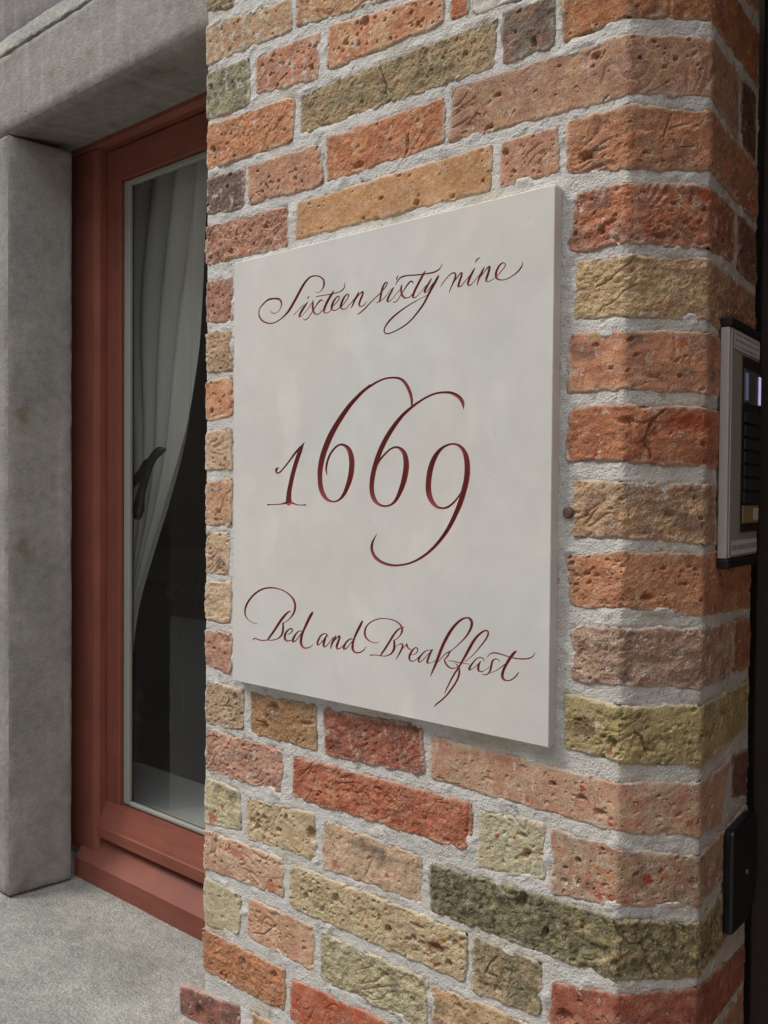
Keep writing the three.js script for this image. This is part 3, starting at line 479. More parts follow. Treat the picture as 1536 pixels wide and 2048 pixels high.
// ───────────────────────── the carved plaque ─────────────────────────
// each stroke: x, y, width triples in 0.1 mm from the plaque's centre
const STROKES = [
  [-1429, 1789, 5, -1417, 1768, 8, -1376, 1748, 10, -1325, 1753, 8, -1279, 1782, 11, -1259, 1819, 18, -1260, 1854, 25, -1295, 1891, 24, -1377, 1909, 21, -1470, 1908, 22, -1553, 1869, 18, -1600, 1828, 16, -1615, 1783, 19, -1599, 1730, 23, -1541, 1679, 21, -1447, 1646, 16, -1365, 1645, 14, -1283, 1666, 15, -1213, 1700, 21, -1144, 1747, 31, -1065, 1831, 36, -1007, 1900, 36, -950, 1968, 34, -892, 2025, 28, -826, 2060, 20, -750, 2062, 15, -685, 2041, 15, -638, 2004, 22, -627, 1961, 28, -642, 1920, 20, -674, 1890, 10, -711, 1880, 5, -749, 1894, 4],
  [-1066, 1693, 9, -1016, 1723, 8, -967, 1755, 9, -924, 1777, 10],
  [-864, 1800, 13, -895, 1774, 25, -933, 1737, 31, -972, 1693, 31, -984, 1666, 27],
  [-981, 1663, 13, -952, 1665, 8, -909, 1692, 8, -861, 1728, 9, -814, 1770, 11, -781, 1799, 12],
  [-860, 1841, 17, -843, 1863, 9],
  [-784, 1812, 10, -787, 1773, 25, -787, 1725, 29, -771, 1682, 27, -733, 1656, 13, -691, 1659, 11, -654, 1684, 12, -626, 1704, 10],
  [-641, 1782, 7, -659, 1796, 13, -687, 1790, 20, -729, 1758, 16, -776, 1710, 13, -823, 1661, 12, -865, 1628, 13, -903, 1617, 11, -929, 1636, 7],
  [-489, 1867, 12, -517, 1837, 28, -562, 1790, 34, -603, 1735, 35, -624, 1687, 32, -618, 1659, 16, -584, 1651, 10, -543, 1663, 10, -511, 1689, 10],
  [-744, 1832, 6, -720, 1842, 11, -646, 1841, 10, -563, 1840, 10, -481, 1840, 11, -409, 1846, 12, -365, 1862, 15, -340, 1892, 13, -343, 1929, 5],
  [-503, 1708, 10, -453, 1741, 12, -417, 1773, 14, -415, 1796, 13, -440, 1800, 15, -480, 1772, 24, -510, 1729, 33, -518, 1693, 32, -498, 1667, 15, -452, 1666, 10, -408, 1685, 10, -381, 1705, 10],
  [-376, 1694, 10, -346, 1720, 12, -302, 1761, 14, -284, 1793, 16, -306, 1806, 13, -346, 1780, 24, -379, 1731, 33, -392, 1693, 32, -373, 1664, 16, -327, 1661, 10, -283, 1689, 10, -240, 1719, 10, -200, 1753, 12],
  [-149, 1806, 12, -169, 1779, 23, -203, 1732, 24, -233, 1683, 19, -253, 1656, 7],
  [-229, 1702, 8, -186, 1742, 10, -143, 1782, 13, -109, 1800, 16, -93, 1794, 22, -104, 1764, 26, -129, 1722, 26, -144, 1684, 26, -135, 1663, 16, -103, 1658, 11, -73, 1672, 11, -48, 1697, 5],
  [-171, 1580, 4, -132, 1594, 14, -73, 1626, 16, -5, 1672, 14, 62, 1715, 12, 120, 1749, 12, 161, 1778, 13, 197, 1811, 15, 217, 1840, 15, 209, 1851, 11, 185, 1843, 19, 158, 1804, 25, 142, 1755, 27, 132, 1711, 25, 120, 1681, 18, 100, 1667, 9, 77, 1668, 5],
  [112, 1668, 7, 145, 1681, 9, 186, 1704, 8, 227, 1737, 8, 259, 1764, 8, 295, 1787, 9],
  [295, 1784, 13, 271, 1749, 21, 239, 1709, 25, 221, 1674, 27, 229, 1656, 14, 260, 1665, 9, 300, 1694, 8, 340, 1727, 8, 380, 1759, 9, 399, 1781, 10],
  [333, 1864, 18, 353, 1896, 7],
  [401, 1800, 7, 389, 1770, 23, 391, 1732, 23, 406, 1692, 24, 432, 1668, 18, 468, 1662, 10, 499, 1670, 10, 522, 1688, 9],
  [537, 1787, 7, 527, 1807, 14, 505, 1814, 16, 474, 1795, 19, 427, 1746, 13, 388, 1704, 11, 353, 1662, 11, 317, 1640, 11, 291, 1645, 6],
  [678, 1889, 8, 656, 1861, 23, 625, 1819, 28, 587, 1766, 28, 553, 1715, 29, 532, 1671, 27, 542, 1654, 15, 573, 1656, 10, 615, 1688, 7, 653, 1719, 7, 691, 1751, 7],
  [323, 1805, 5, 335, 1829, 13, 371, 1864, 16, 418, 1876, 17, 481, 1875, 15, 559, 1866, 14, 636, 1860, 15, 713, 1858, 15, 780, 1859, 17, 832, 1875, 14, 862, 1901, 9, 869, 1924, 4],
  [751, 1804, 9, 732, 1781, 20, 699, 1737, 25, 672, 1701, 27, 675, 1682, 13, 703, 1694, 10, 737, 1725, 9, 763, 1755, 11],
  [833, 1821, 12, 818, 1799, 27, 782, 1749, 31, 737, 1689, 29, 700, 1633, 26, 655, 1571, 24, 594, 1511, 21, 525, 1451, 18, 447, 1404, 16, 368, 1373, 14, 295, 1353, 13, 231, 1344, 13, 191, 1357, 15, 183, 1385, 18, 199, 1421, 19, 246, 1467, 22, 310, 1509, 21, 390, 1550, 17, 469, 1583, 14, 546, 1610, 11, 616, 1632, 8, 677, 1648, 7, 711, 1659, 7],
  [857, 1708, 6, 871, 1733, 10, 912, 1772, 10, 955, 1805, 11, 991, 1819, 13, 1015, 1812, 16, 1023, 1785, 22, 1010, 1751, 22, 985, 1707, 16, 964, 1668, 11, 955, 1640, 4],
  [1017, 1744, 9, 1042, 1770, 10, 1071, 1799, 14, 1091, 1805, 13, 1091, 1787, 22, 1075, 1748, 25, 1059, 1708, 25, 1054, 1684, 17, 1086, 1686, 12, 1122, 1717, 10, 1157, 1747, 9, 1184, 1772, 9],
  [1233, 1825, 9, 1212, 1797, 22, 1185, 1755, 25, 1163, 1711, 26, 1160, 1684, 17, 1186, 1678, 12, 1220, 1702, 8, 1255, 1732, 8, 1289, 1762, 8],
  [1237, 1877, 11, 1256, 1899, 14, 1287, 1913, 4],
  [1333, 1818, 9, 1310, 1782, 22, 1286, 1739, 23, 1268, 1701, 17, 1259, 1664, 4],
  [1276, 1723, 7, 1310, 1753, 10, 1344, 1785, 11, 1374, 1810, 15, 1390, 1813, 14, 1387, 1793, 24, 1372, 1749, 27, 1356, 1711, 25, 1355, 1690, 17, 1376, 1681, 9, 1413, 1690, 8, 1443, 1703, 6],
  [1447, 1708, 8, 1473, 1724, 9, 1513, 1756, 10, 1546, 1788, 11, 1549, 1809, 11, 1529, 1824, 10, 1499, 1813, 18, 1471, 1780, 22, 1455, 1742, 25, 1459, 1708, 24, 1479, 1686, 16, 1521, 1673, 9, 1574, 1677, 10, 1626, 1695, 11, 1671, 1719, 14, 1706, 1750, 16, 1722, 1776, 11, 1722, 1799, 3],
  [-1286, 50, 7, -1324, 27, 36, -1317, -10, 22, -1266, 0, 19, -1200, 50, 21, -1123, 119, 23, -1048, 191, 28, -983, 243, 31, -930, 284, 18],
  [-897, 315, 4, -922, 284, 26, -953, 231, 51, -996, 155, 62, -1039, 56, 63, -1076, -45, 66, -1103, -138, 67, -1123, -215, 72, -1129, -278, 81, -1128, -321, 92],
  [-1458, -362, 21, -1421, -360, 13, -1353, -359, 11, -1263, -353, 13, -1197, -343, 21, -1131, -331, 36, -1065, -341, 22, -1000, -356, 12, -925, -358, 11, -898, -357, 14, -878, -356, 20],
  [6, 850, 31, -74, 806, 36, -168, 743, 44, -264, 666, 53, -360, 569, 62, -448, 469, 69, -527, 361, 77, -597, 237, 79, -642, 125, 79, -667, 13, 74, -668, -85, 68, -655, -168, 68, -618, -244, 56, -562, -294, 37, -501, -314, 21, -441, -313, 18, -382, -287, 28, -323, -227, 47, -275, -139, 62, -242, -51, 71, -227, 51, 75, -231, 131, 72, -259, 205, 59, -308, 252, 38, -367, 273, 24, -426, 261, 23, -486, 219, 25, -536, 160, 29, -570, 86, 30, -580, 26, 28, -574, -11, 20, -564, -41, 5],
  [531, 631, 26, 527, 693, 33, 496, 773, 38, 447, 844, 34, 385, 889, 27, 298, 907, 21, 198, 905, 20, 96, 880, 23, -7, 838, 27, -124, 781, 32],
  [1125, 553, 6, 1117, 609, 35, 1074, 665, 36, 996, 707, 29, 906, 721, 22, 803, 716, 21, 699, 687, 22, 605, 645, 25, 510, 593, 32, 413, 526, 40, 316, 433, 51, 229, 329, 58, 154, 213, 62, 98, 95, 63, 60, -15, 62, 39, -125, 62, 43, -215, 59, 72, -285, 53, 124, -332, 32, 198, -353, 22, 274, -342, 22, 336, -302, 34, 390, -223, 52, 438, -116, 65, 465, -9, 70, 469, 78, 68, 448, 156, 53, 404, 204, 35, 349, 225, 23, 280, 212, 21, 205, 162, 22, 142, 104, 24, 117, 64, 17],
  [1112, -206, 15, 1074, -257, 17, 1019, -313, 22, 952, -354, 23, 884, -362, 21, 823, -342, 35, 771, -288, 53, 740, -212, 65, 737, -117, 65, 753, -13, 65, 787, 82, 59, 844, 163, 43, 912, 213, 26, 1002, 236, 19, 1080, 217, 27, 1135, 165, 43, 1164, 93, 58, 1173, 1, 63, 1166, -91, 63, 1139, -192, 61, 1102, -303, 58, 1048, -415, 51, 977, -538, 44, 887, -653, 37, 785, -752, 30, 668, -834, 26, 538, -895, 21, 404, -927, 21, 280, -932, 26, 168, -908, 32, 90, -863, 38, 48, -797, 36, 49, -736, 31, 73, -685, 19, 109, -634, 5],
  [-1616, -1701, 5, -1665, -1705, 8, -1749, -1683, 11, -1806, -1640, 22, -1824, -1584, 28, -1800, -1514, 30, -1744, -1442, 27, -1653, -1367, 25, -1543, -1311, 21, -1421, -1285, 19, -1300, -1284, 15, -1181, -1307, 16, -1090, -1350, 22, -1038, -1401, 32, -1022, -1464, 33, -1043, -1530, 25, -1088, -1581, 17, -1146, -1628, 10, -1205, -1659, 10],
  [-1082, -1514, 6, -1127, -1529, 20, -1192, -1581, 30, -1264, -1658, 33, -1337, -1746, 31, -1397, -1813, 29, -1444, -1866, 22],
  [-1207, -1659, 24, -1204, -1704, 31, -1213, -1760, 32, -1243, -1806, 21, -1309, -1846, 13, -1389, -1866, 11, -1457, -1872, 13, -1525, -1885, 13, -1594, -1883, 14, -1650, -1875, 15, -1678, -1887, 13, -1687, -1906, 6],
  [-1132, -1770, 11, -1087, -1751, 12, -1061, -1718, 21, -1087, -1704, 15, -1139, -1734, 21, -1175, -1784, 34, -1173, -1828, 36, -1138, -1845, 17, -1086, -1834, 11, -1048, -1816, 7],
  [-908, -1714, 9, -959, -1719, 13, -1010, -1757, 23, -1051, -1817, 33, -1049, -1844, 22, -1009, -1826, 14, -958, -1774, 13, -921, -1729, 13],
  [-766, -1504, 28, -797, -1543, 37, -846, -1621, 36, -890, -1698, 30, -921, -1765, 36, -933, -1831, 41, -916, -1873, 33, -875, -1891, 17, -819, -1881, 13, -776, -1858, 9, -755, -1839, 4],
  [-537, -1741, 7, -551, -1713, 13, -588, -1705, 12, -636, -1729, 19, -678, -1783, 26, -690, -1827, 27, -665, -1829, 13, -617, -1785, 12, -575, -1740, 12],
  [-557, -1716, 15, -581, -1763, 29, -602, -1817, 33, -595, -1843, 21, -556, -1827, 11, -509, -1777, 10, -468, -1733, 10],
  [-427, -1711, 14, -456, -1749, 25, -485, -1801, 26, -505, -1857, 9],
  [-485, -1806, 10, -444, -1757, 14, -397, -1716, 16, -376, -1716, 28, -391, -1759, 28, -415, -1815, 32, -410, -1843, 20, -373, -1835, 11, -332, -1805, 9],
  [-177, -1722, 5, -229, -1721, 14, -280, -1756, 21, -318, -1812, 30, -314, -1836, 18, -274, -1816, 13, -223, -1762, 11, -189, -1728, 11],
  [-72, -1525, 22, -94, -1562, 32, -138, -1635, 31, -177, -1709, 25, -197, -1772, 31, -196, -1822, 35, -163, -1850, 21, -108, -1846, 14, -52, -1815, 13, -19, -1775, 5],
  [144, -1712, 4, 107, -1722, 7, 56, -1720, 10, 5, -1703, 17, -28, -1674, 25, -38, -1632, 26, -24, -1584, 20, 12, -1541, 15, 71, -1504, 13, 138, -1479, 12, 204, -1468, 10, 278, -1468, 10, 352, -1478, 14, 408, -1505, 19, 435, -1539, 26, 433, -1575, 23, 410, -1616, 13, 370, -1652, 9, 337, -1672, 8],
  [469, -1530, 3, 445, -1531, 5, 409, -1545, 14, 369, -1575, 20, 321, -1632, 24, 273, -1702, 24, 224, -1769, 24, 187, -1815, 20, 168, -1841, 13],
  [337, -1672, 20, 342, -1706, 29, 341, -1745, 30, 321, -1786, 24, 282, -1819, 14, 225, -1840, 10, 167, -1843, 10, 108, -1845, 9, 49, -1851, 12, 31, -1862, 7],
  [362, -1725, 4, 402, -1703, 8, 436, -1694, 15, 444, -1708, 22, 427, -1754, 21, 395, -1806, 16, 376, -1837, 11, 360, -1858, 6],
  [411, -1775, 7, 451, -1732, 8, 482, -1703, 9, 494, -1687, 15, 498, -1707, 22, 514, -1726, 18, 542, -1737, 9, 562, -1738, 4],
  [554, -1786, 6, 593, -1775, 8, 623, -1746, 13, 624, -1719, 15, 596, -1713, 12, 563, -1744, 19, 532, -1792, 25, 528, -1827, 26, 549, -1848, 13, 586, -1839, 9, 621, -1815, 8, 644, -1790, 7],
  [807, -1707, 4, 770, -1715, 7, 732, -1723, 10, 686, -1757, 16, 646, -1806, 21, 637, -1838, 22, 658, -1841, 10, 702, -1805, 9, 747, -1759, 9, 785, -1723, 9],
  [796, -1709, 17, 770, -1756, 22, 746, -1809, 24, 741, -1837, 22, 763, -1839, 9, 801, -1826, 6, 839, -1803, 4],
  [778, -1963, 4, 802, -1913, 19, 836, -1844, 27, 874, -1754, 32, 916, -1657, 33, 962, -1574, 34, 1011, -1499, 31, 1069, -1433, 26, 1127, -1387, 21, 1184, -1366, 16, 1223, -1378, 28, 1239, -1412, 31, 1226, -1462, 26, 1186, -1528, 18, 1137, -1582, 13, 1080, -1634, 10, 1030, -1679, 9, 1001, -1700, 13, 980, -1737, 18, 954, -1769, 13, 934, -1788, 10],
  [853, -1828, 6, 879, -1800, 7, 913, -1763, 9, 955, -1723, 11, 993, -1701, 13],
  [937, -1787, 14, 947, -1808, 20, 975, -1838, 21, 1015, -1854, 14, 1057, -1847, 10, 1086, -1836, 5],
  [981, -1789, 6, 1040, -1786, 10, 1098, -1789, 10, 1156, -1790, 8, 1213, -1789, 4],
  [942, -2106, 4, 967, -2052, 14, 1008, -1976, 17, 1058, -1892, 19, 1099, -1837, 18, 1131, -1784, 22, 1172, -1717, 27, 1220, -1635, 30, 1267, -1561, 27, 1323, -1500, 22, 1378, -1464, 16, 1411, -1471, 19, 1409, -1504, 19, 1379, -1555, 16, 1324, -1622, 13, 1269, -1684, 10, 1213, -1736, 7, 1164, -1773, 7],
  [1061, -1801, 7, 1090, -1825, 17, 1106, -1864, 23, 1098, -1921, 22, 1067, -1982, 19, 1018, -2052, 19, 959, -2124, 16, 900, -2179, 16, 849, -2220, 14, 828, -2245, 6],
  [1374, -1745, 5, 1364, -1721, 12, 1333, -1713, 10, 1294, -1729, 11, 1254, -1772, 17, 1223, -1814, 22, 1214, -1839, 20, 1238, -1833, 8, 1286, -1799, 8, 1326, -1759, 8],
  [1334, -1751, 12, 1316, -1788, 23, 1313, -1827, 26, 1333, -1842, 14, 1367, -1832, 8, 1406, -1806, 5, 1429, -1786, 4],
  [1536, -1726, 6, 1518, -1708, 10, 1487, -1709, 12, 1462, -1729, 19, 1450, -1770, 23, 1441, -1812, 21, 1422, -1845, 14, 1391, -1862, 11, 1358, -1866, 8],
  [1446, -1837, 5, 1492, -1815, 7, 1546, -1777, 8, 1584, -1742, 8],
  [1708, -1610, 7, 1685, -1626, 24, 1644, -1678, 29, 1603, -1743, 28, 1575, -1800, 29, 1565, -1847, 31, 1580, -1877, 26, 1616, -1884, 13, 1662, -1868, 12, 1699, -1836, 13, 1721, -1807, 11, 1730, -1792, 3],
  [1405, -1705, 4, 1428, -1675, 9, 1467, -1655, 13, 1521, -1653, 14, 1583, -1662, 11, 1644, -1671, 11, 1705, -1675, 12, 1772, -1671, 13, 1831, -1657, 13, 1867, -1636, 10, 1889, -1601, 3],
];
{
  const W = PL.w, H = PL.h, bev = 0.0009, G = 0.00035;
  const nx = Math.round((W - 2 * bev) / G), ny = Math.round((H - 2 * bev) / G), gx = (W - 2 * bev) / nx, gy = (H - 2 * bev) / ny;
  const X = i => -W / 2 + bev + i * gx, Yv = j => -H / 2 + bev + j * gy, C = nx + 1;
  const D = new Float32Array(C * (ny + 1)).fill(0.004);
  for (const st of STROKES) {
    const n = st.length / 3, P = k => { k = clamp(k, 0, n - 1); return [st[k * 3] / 1e4, st[k * 3 + 1] / 1e4, Math.max(0.00030, st[k * 3 + 2] / 2e4)]; };
    const pts = [];
    for (let k = 0; k < n - 1; k++) {
      const a = P(k - 1), b = P(k), c = P(k + 1), d = P(k + 2), M = 8;
      for (let q = 0; q < M; q++) { const t = q / M; pts.push([0, 1, 2].map(z => 0.5 * (2 * b[z] + (c[z] - a[z]) * t + (2 * a[z] - 5 * b[z] + 4 * c[z] - d[z]) * t * t + (3 * b[z] - a[z] - 3 * c[z] + d[z]) * t * t * t))); }
    }
    pts.push(P(n - 1));
    for (let k = 0; k + 1 < pts.length; k++) {
      const [ax, ay, ar] = pts[k], [bx, by, br] = pts[k + 1], R = Math.max(ar, br) + 0.0012, l2 = (bx - ax) ** 2 + (by - ay) ** 2 || 1e-12;
      const i0 = Math.max(0, Math.floor((Math.min(ax, bx) - R - X(0)) / gx)), i1 = Math.min(nx, Math.ceil((Math.max(ax, bx) + R - X(0)) / gx));
      const j0 = Math.max(0, Math.floor((Math.min(ay, by) - R - Yv(0)) / gy)), j1 = Math.min(ny, Math.ceil((Math.max(ay, by) + R - Yv(0)) / gy));
      for (let j = j0; j <= j1; j++) for (let i = i0; i <= i1; i++) {
        const x = X(i), y = Yv(j), t = clamp(((x - ax) * (bx - ax) + (y - ay) * (by - ay)) / l2, 0, 1);
        const d = Math.hypot(x - ax - (bx - ax) * t, y - ay - (by - ay) * t) - (ar + (br - ar) * t), q = j * C + i; if (d < D[q]) D[q] = d;
      }
    }
  }
  // flat face (outside the strokes) and V-cut grooves (inside), sharing the outline
  const out = { p: [], i: [], m: new Map() }, lines = [0, 1, 2].map(() => ({ p: [], i: [], m: new Map() }));
  const gv = (B, i, j, inside) => { const key = j * C + i; let v = B.m.get(key); if (v === undefined) { v = B.p.length / 3; B.m.set(key, v); B.p.push(X(i), Yv(j), inside ? -Math.min(0.0032, -D[key] * 1.15) : 0); } return v; };
  const ev = (B, i, j, i2, j2) => { const ka = j * C + i, kb = j2 * C + i2, key = -(Math.min(ka, kb) * 2 + (j === j2 ? 0 : 1)) - 1; let v = B.m.get(key); if (v === undefined) { const t = D[ka] / (D[ka] - D[kb]); v = B.p.length / 3; B.m.set(key, v); B.p.push(X(i) + (X(i2) - X(i)) * t, Yv(j) + (Yv(j2) - Yv(j)) * t, 0); } return v; };
  const poly = (B, v) => { for (let k = 1; k + 1 < v.length; k++) B.i.push(v[0], v[k], v[k + 1]); };
  function cell(i, j) {
    const cs = [[i, j], [i + 1, j], [i + 1, j + 1], [i, j + 1]], s = cs.map(([a, b]) => D[b * C + a] < 0 ? 1 : 0), n = s[0] + s[1] + s[2] + s[3];
    const B = lines[j * gy > H * 0.72 ? 0 : j * gy > H * 0.285 ? 1 : 2];
    if (n === 0) return poly(out, cs.map(([a, b]) => gv(out, a, b, false)));
    if (n === 4) return poly(B, cs.map(([a, b]) => gv(B, a, b, true)));
    const run = (bag, want) => {                      // corners of one side, cut at the outline
      const loops = n === 2 && s[0] === s[2] ? [0, 1, 2, 3].filter(k => s[k] === want).map(k => [k]) : [[0, 1, 2, 3]];
      for (const L of loops) {
        const v = [];
        if (L.length === 1) { const k = L[0], a = cs[(k + 3) % 4], b = cs[k], c = cs[(k + 1) % 4]; v.push(ev(bag, ...a, ...b), gv(bag, ...b, want === 1), ev(bag, ...b, ...c)); }
        else for (let k = 0; k < 4; k++) { const b = cs[k], c = cs[(k + 1) % 4]; if (s[k] === want) v.push(gv(bag, ...b, want === 1)); if (s[k] !== s[(k + 1) % 4]) v.push(ev(bag, ...b, ...c)); }
        poly(bag, v);
      }
    };
    run(out, 0); run(B, 1);
  }
  function block(i0, j0, sz) {
    if (i0 >= nx || j0 >= ny) return; const i1 = Math.min(nx, i0 + sz), j1 = Math.min(ny, j0 + sz);
    if (sz === 1) return cell(i0, j0);
    let any = false; for (let j = j0; j <= j1 && !any; j++) for (let i = i0; i <= i1; i++) if (D[j * C + i] < 0) { any = true; break; }
    if (!any) return poly(out, [[i0, j0], [i1, j0], [i1, j1], [i0, j1]].map(([a, b]) => gv(out, a, b, false)));
    const h = sz / 4; for (let a = 0; a < 4; a++) for (let b = 0; b < 4; b++) block(i0 + a * h, j0 + b * h, h);
  }
  for (let j = 0; j < ny; j += 64) for (let i = 0; i < nx; i += 64) block(i, j, 64);
  const toGeo = (B, flat) => {
    const g = new THREE.BufferGeometry(), n = B.p.length / 3, uv = new Float32Array(n * 2);
    g.setAttribute('position', new THREE.Float32BufferAttribute(B.p, 3)); for (let k = 0; k < n; k++) { uv[k * 2] = B.p[k * 3] / W + 0.5; uv[k * 2 + 1] = B.p[k * 3 + 1] / H + 0.5; }
    g.setAttribute('uv', new THREE.BufferAttribute(uv, 2)); g.setIndex(B.i);
    if (flat) { const nn = new Float32Array(n * 3); for (let k = 0; k < n; k++) nn[k * 3 + 2] = 1; g.setAttribute('normal', new THREE.BufferAttribute(nn, 3)); } else g.computeVertexNormals();
    return g;
  };
  // sawn edge: small broken arris, then the side back to the wall
  const E = { p: [], i: [], m: new Map() }, per = [], K = 160;
  const corners = [[-1, -1, 1, -1], [1, -1, 1, 1], [1, 1, -1, 1], [-1, 1, -1, -1]];
  for (const [ax, ay, bx, by] of corners) for (let k = 0; k < K; k++) { const t = k / K; per.push([ax + (bx - ax) * t, ay + (by - ay) * t]); }
  const ring = [];
  for (let r = 0; r < 4; r++) for (let k = 0; k < per.length; k++) {
    const [a, b] = per[k], hw = W / 2, hh = H / 2, c1 = 0.0006 * Math.max(0, gn(k * 0.31, 3.3) + 0.15) + 0.0012 * sm(0.45, 0.6, gn(k * 0.9, 9.1));
    const ins = r === 0 ? bev : r === 1 ? 0.0004 + c1 * 0.5 : 0.0000 + 0.0002 * gn(k * 0.5, r * 5.1), z = r === 0 ? 0 : r === 1 ? -0.0002 - c1 * 0.3 : r === 2 ? -0.0009 - c1 : -PL.z + 0.0005;
    E.p.push(a * (hw - ins), b * (hh - ins), z);
  }
  const n = per.length; for (let r = 0; r < 3; r++) for (let k = 0; k < n; k++) { const k2 = (k + 1) % n, a = r * n + k, b = r * n + k2; E.i.push(a, a + n, b + n, a, b + n, b); }
  const edge = toGeo(E, false), face = toGeo(out, true);
  const stone = (() => {
    const M = 1024;
    const col = dataTex(M, M, (i, j, c) => {
      const x = i / M * W, y = j / M * H, n1 = fbm(x * 11 + 2, y * 9, 4), n2 = fbm(x * 38, y * 38 + 4, 3), n3 = gn(x * 900, y * 900), n5 = fbm(x * 6 + 9, y * 5 + 3, 3);
      let m = 1 + 0.035 * n1 + 0.022 * n2 + 0.02 * n3; const s = gn(x * 130 + 5, y * 130 + 8); if (s > 0.60) m *= 0.93;
      const pale = sm(0.15, 0.5, fbm(x * 18 + 30, y * 9 + 2, 3) ) * 0.03; m += pale;                       // cloudy fossil patches
      const wm = n5 * 5; c[0] = 206 * m + wm; c[1] = 204 * m; c[2] = 199 * m - wm * 0.9;
    }, true);
    const bump = dataTex(M, M, (i, j, c) => { const x = i / M * W, y = j / M * H; let v = 190 + 14 * gn(x * 700, y * 700) + 12 * fbm(x * 90, y * 90, 2); const s = gn(x * 210 + 3, y * 210 + 7); if (s > 0.58) v -= 900 * (s - 0.58); c[0] = c[1] = c[2] = v; });
    return new THREE.MeshStandardMaterial({ map: col, bumpMap: bump, bumpScale: 0.0008, roughness: 0.78 });
  })();
  const paint = new THREE.MeshStandardMaterial({ color: 0x853733, roughness: 0.75 });
  const pl = thing('stone_plaque', 'square-edged pale limestone plaque carved with 1669 and red script, fixed to the bricks', 'plaque');
  pl.position.set(PL.cx, PL.cy + Y0, PL.z);
  const slab = mesh('slab', mergeGeometries([face, edge]), stone, pl); slab.userData.label = 'pale cloudy limestone slab';
  ['dark red carved script reading Sixteen sixty nine', 'large dark red carved numerals 1669', 'dark red carved script reading Bed and Breakfast'].forEach((l, k) => { mesh(k === 1 ? 'numerals' : 'script_lettering', toGeo(lines[k], false), paint, pl).userData.label = l; });
}
// rusty screw left in the joint beside the plaque
{
  const g = new THREE.LatheGeometry([[0, 0.0030], [0.0022, 0.0028], [0.0040, 0.0020], [0.0050, 0.0008], [0.0052, 0], [0.0030, -0.001], [0.0022, -0.006]].map(a => new THREE.Vector2(...a)), 20); g.rotateX(Math.PI / 2);
  const t = thing('rusty_screw', 'small rusty round screw head in the joint right of the plaque', 'screw'); t.position.set(0.4822, -0.0333 + Y0, 0.0008);
  const m = lin(0.12, 0.07, 0.05, { roughness: 0.85 });
  mesh('head', g, m, t);
  const sl = new THREE.TorusGeometry(0.0030, 0.0007, 6, 18); sl.translate(0, 0, 0.0022); mesh('ridge', sl, lin(0.17, 0.10, 0.07), t);
}
// ───────────────────────── stone window surround ─────────────────────────
const stoneWeathered = stoneMaps(1024, 0.42, [140, 136, 130], 0.20, 0.11, 0.8, 0.0022, 1.3, 0.5);  // weathered grey stone of the jamb and lintel, its own tone
const stoneSill = stoneMaps(1024, 0.42, [150, 149, 142], 0.24, 0.26, 0.9, 0.0065, 0.4, 0);
// a dressed block: box whose faces are finely divided and roughened
function stoneBlock(x0, x1, y0, y1, z0, z1, st, amp, warp) {
  const g = new THREE.BoxGeometry(x1 - x0, y1 - y0, z1 - z0, Math.ceil((x1 - x0) / st), Math.ceil((y1 - y0) / st), Math.ceil((z1 - z0) / st));
  const p = g.attributes.position, n = g.attributes.normal, uv = g.attributes.uv;
  const hx = (x1 - x0) / 2, hy = (y1 - y0) / 2, hz = (z1 - z0) / 2;
  for (let i = 0; i < p.count; i++) {
    let x = p.getX(i), y = p.getY(i), z = p.getZ(i); const nx = n.getX(i), ny = n.getY(i), nz = n.getZ(i);
    const X = x + (x0 + x1) / 2, Yy = y + (y0 + y1) / 2, Z = z + (z0 + z1) / 2;
    const u = Math.abs(ny) > 0.5 ? [X, Z] : Math.abs(nx) > 0.5 ? [Z, Yy] : [X, Yy]; uv.setXY(i, u[0], u[1]);
    const d = [hx - Math.abs(x), hy - Math.abs(y), hz - Math.abs(z)].sort((a, b) => a - b)[1];      // distance to the nearest arris
    const wear = d < 0.010 ? -(0.0030 + 0.0030 * Math.max(0, gn(X * 30 + Z * 30, Yy * 30))) * (1 - d / 0.010) ** 2 : 0, k = 0.5 * (X + 1.3 * Yy) + Z;
    const h = amp * (fbm(X * 14 + Z * 9, Yy * 14 + Z * 5, 3) + 0.35 * gn(X * 90 + Z * 50, Yy * 90 - Z * 70));
    const sx_ = d < 1e-6 ? Math.sign(x) * (hx - Math.abs(x) < 1e-6) : nx, sy_ = d < 1e-6 ? Math.sign(y) * (hy - Math.abs(y) < 1e-6) : ny, sz_ = d < 1e-6 ? Math.sign(z) * (hz - Math.abs(z) < 1e-6) : nz;
    x = X + sx_ * (h + wear); y = Yy + sy_ * (h + wear); z = Z + sz_ * (h + wear);
    if (warp) [x, y, z] = warp(x, y, z);
    p.setXYZ(i, x, y + Y0, z);
  }
  g.computeVertexNormals(); return g;
}
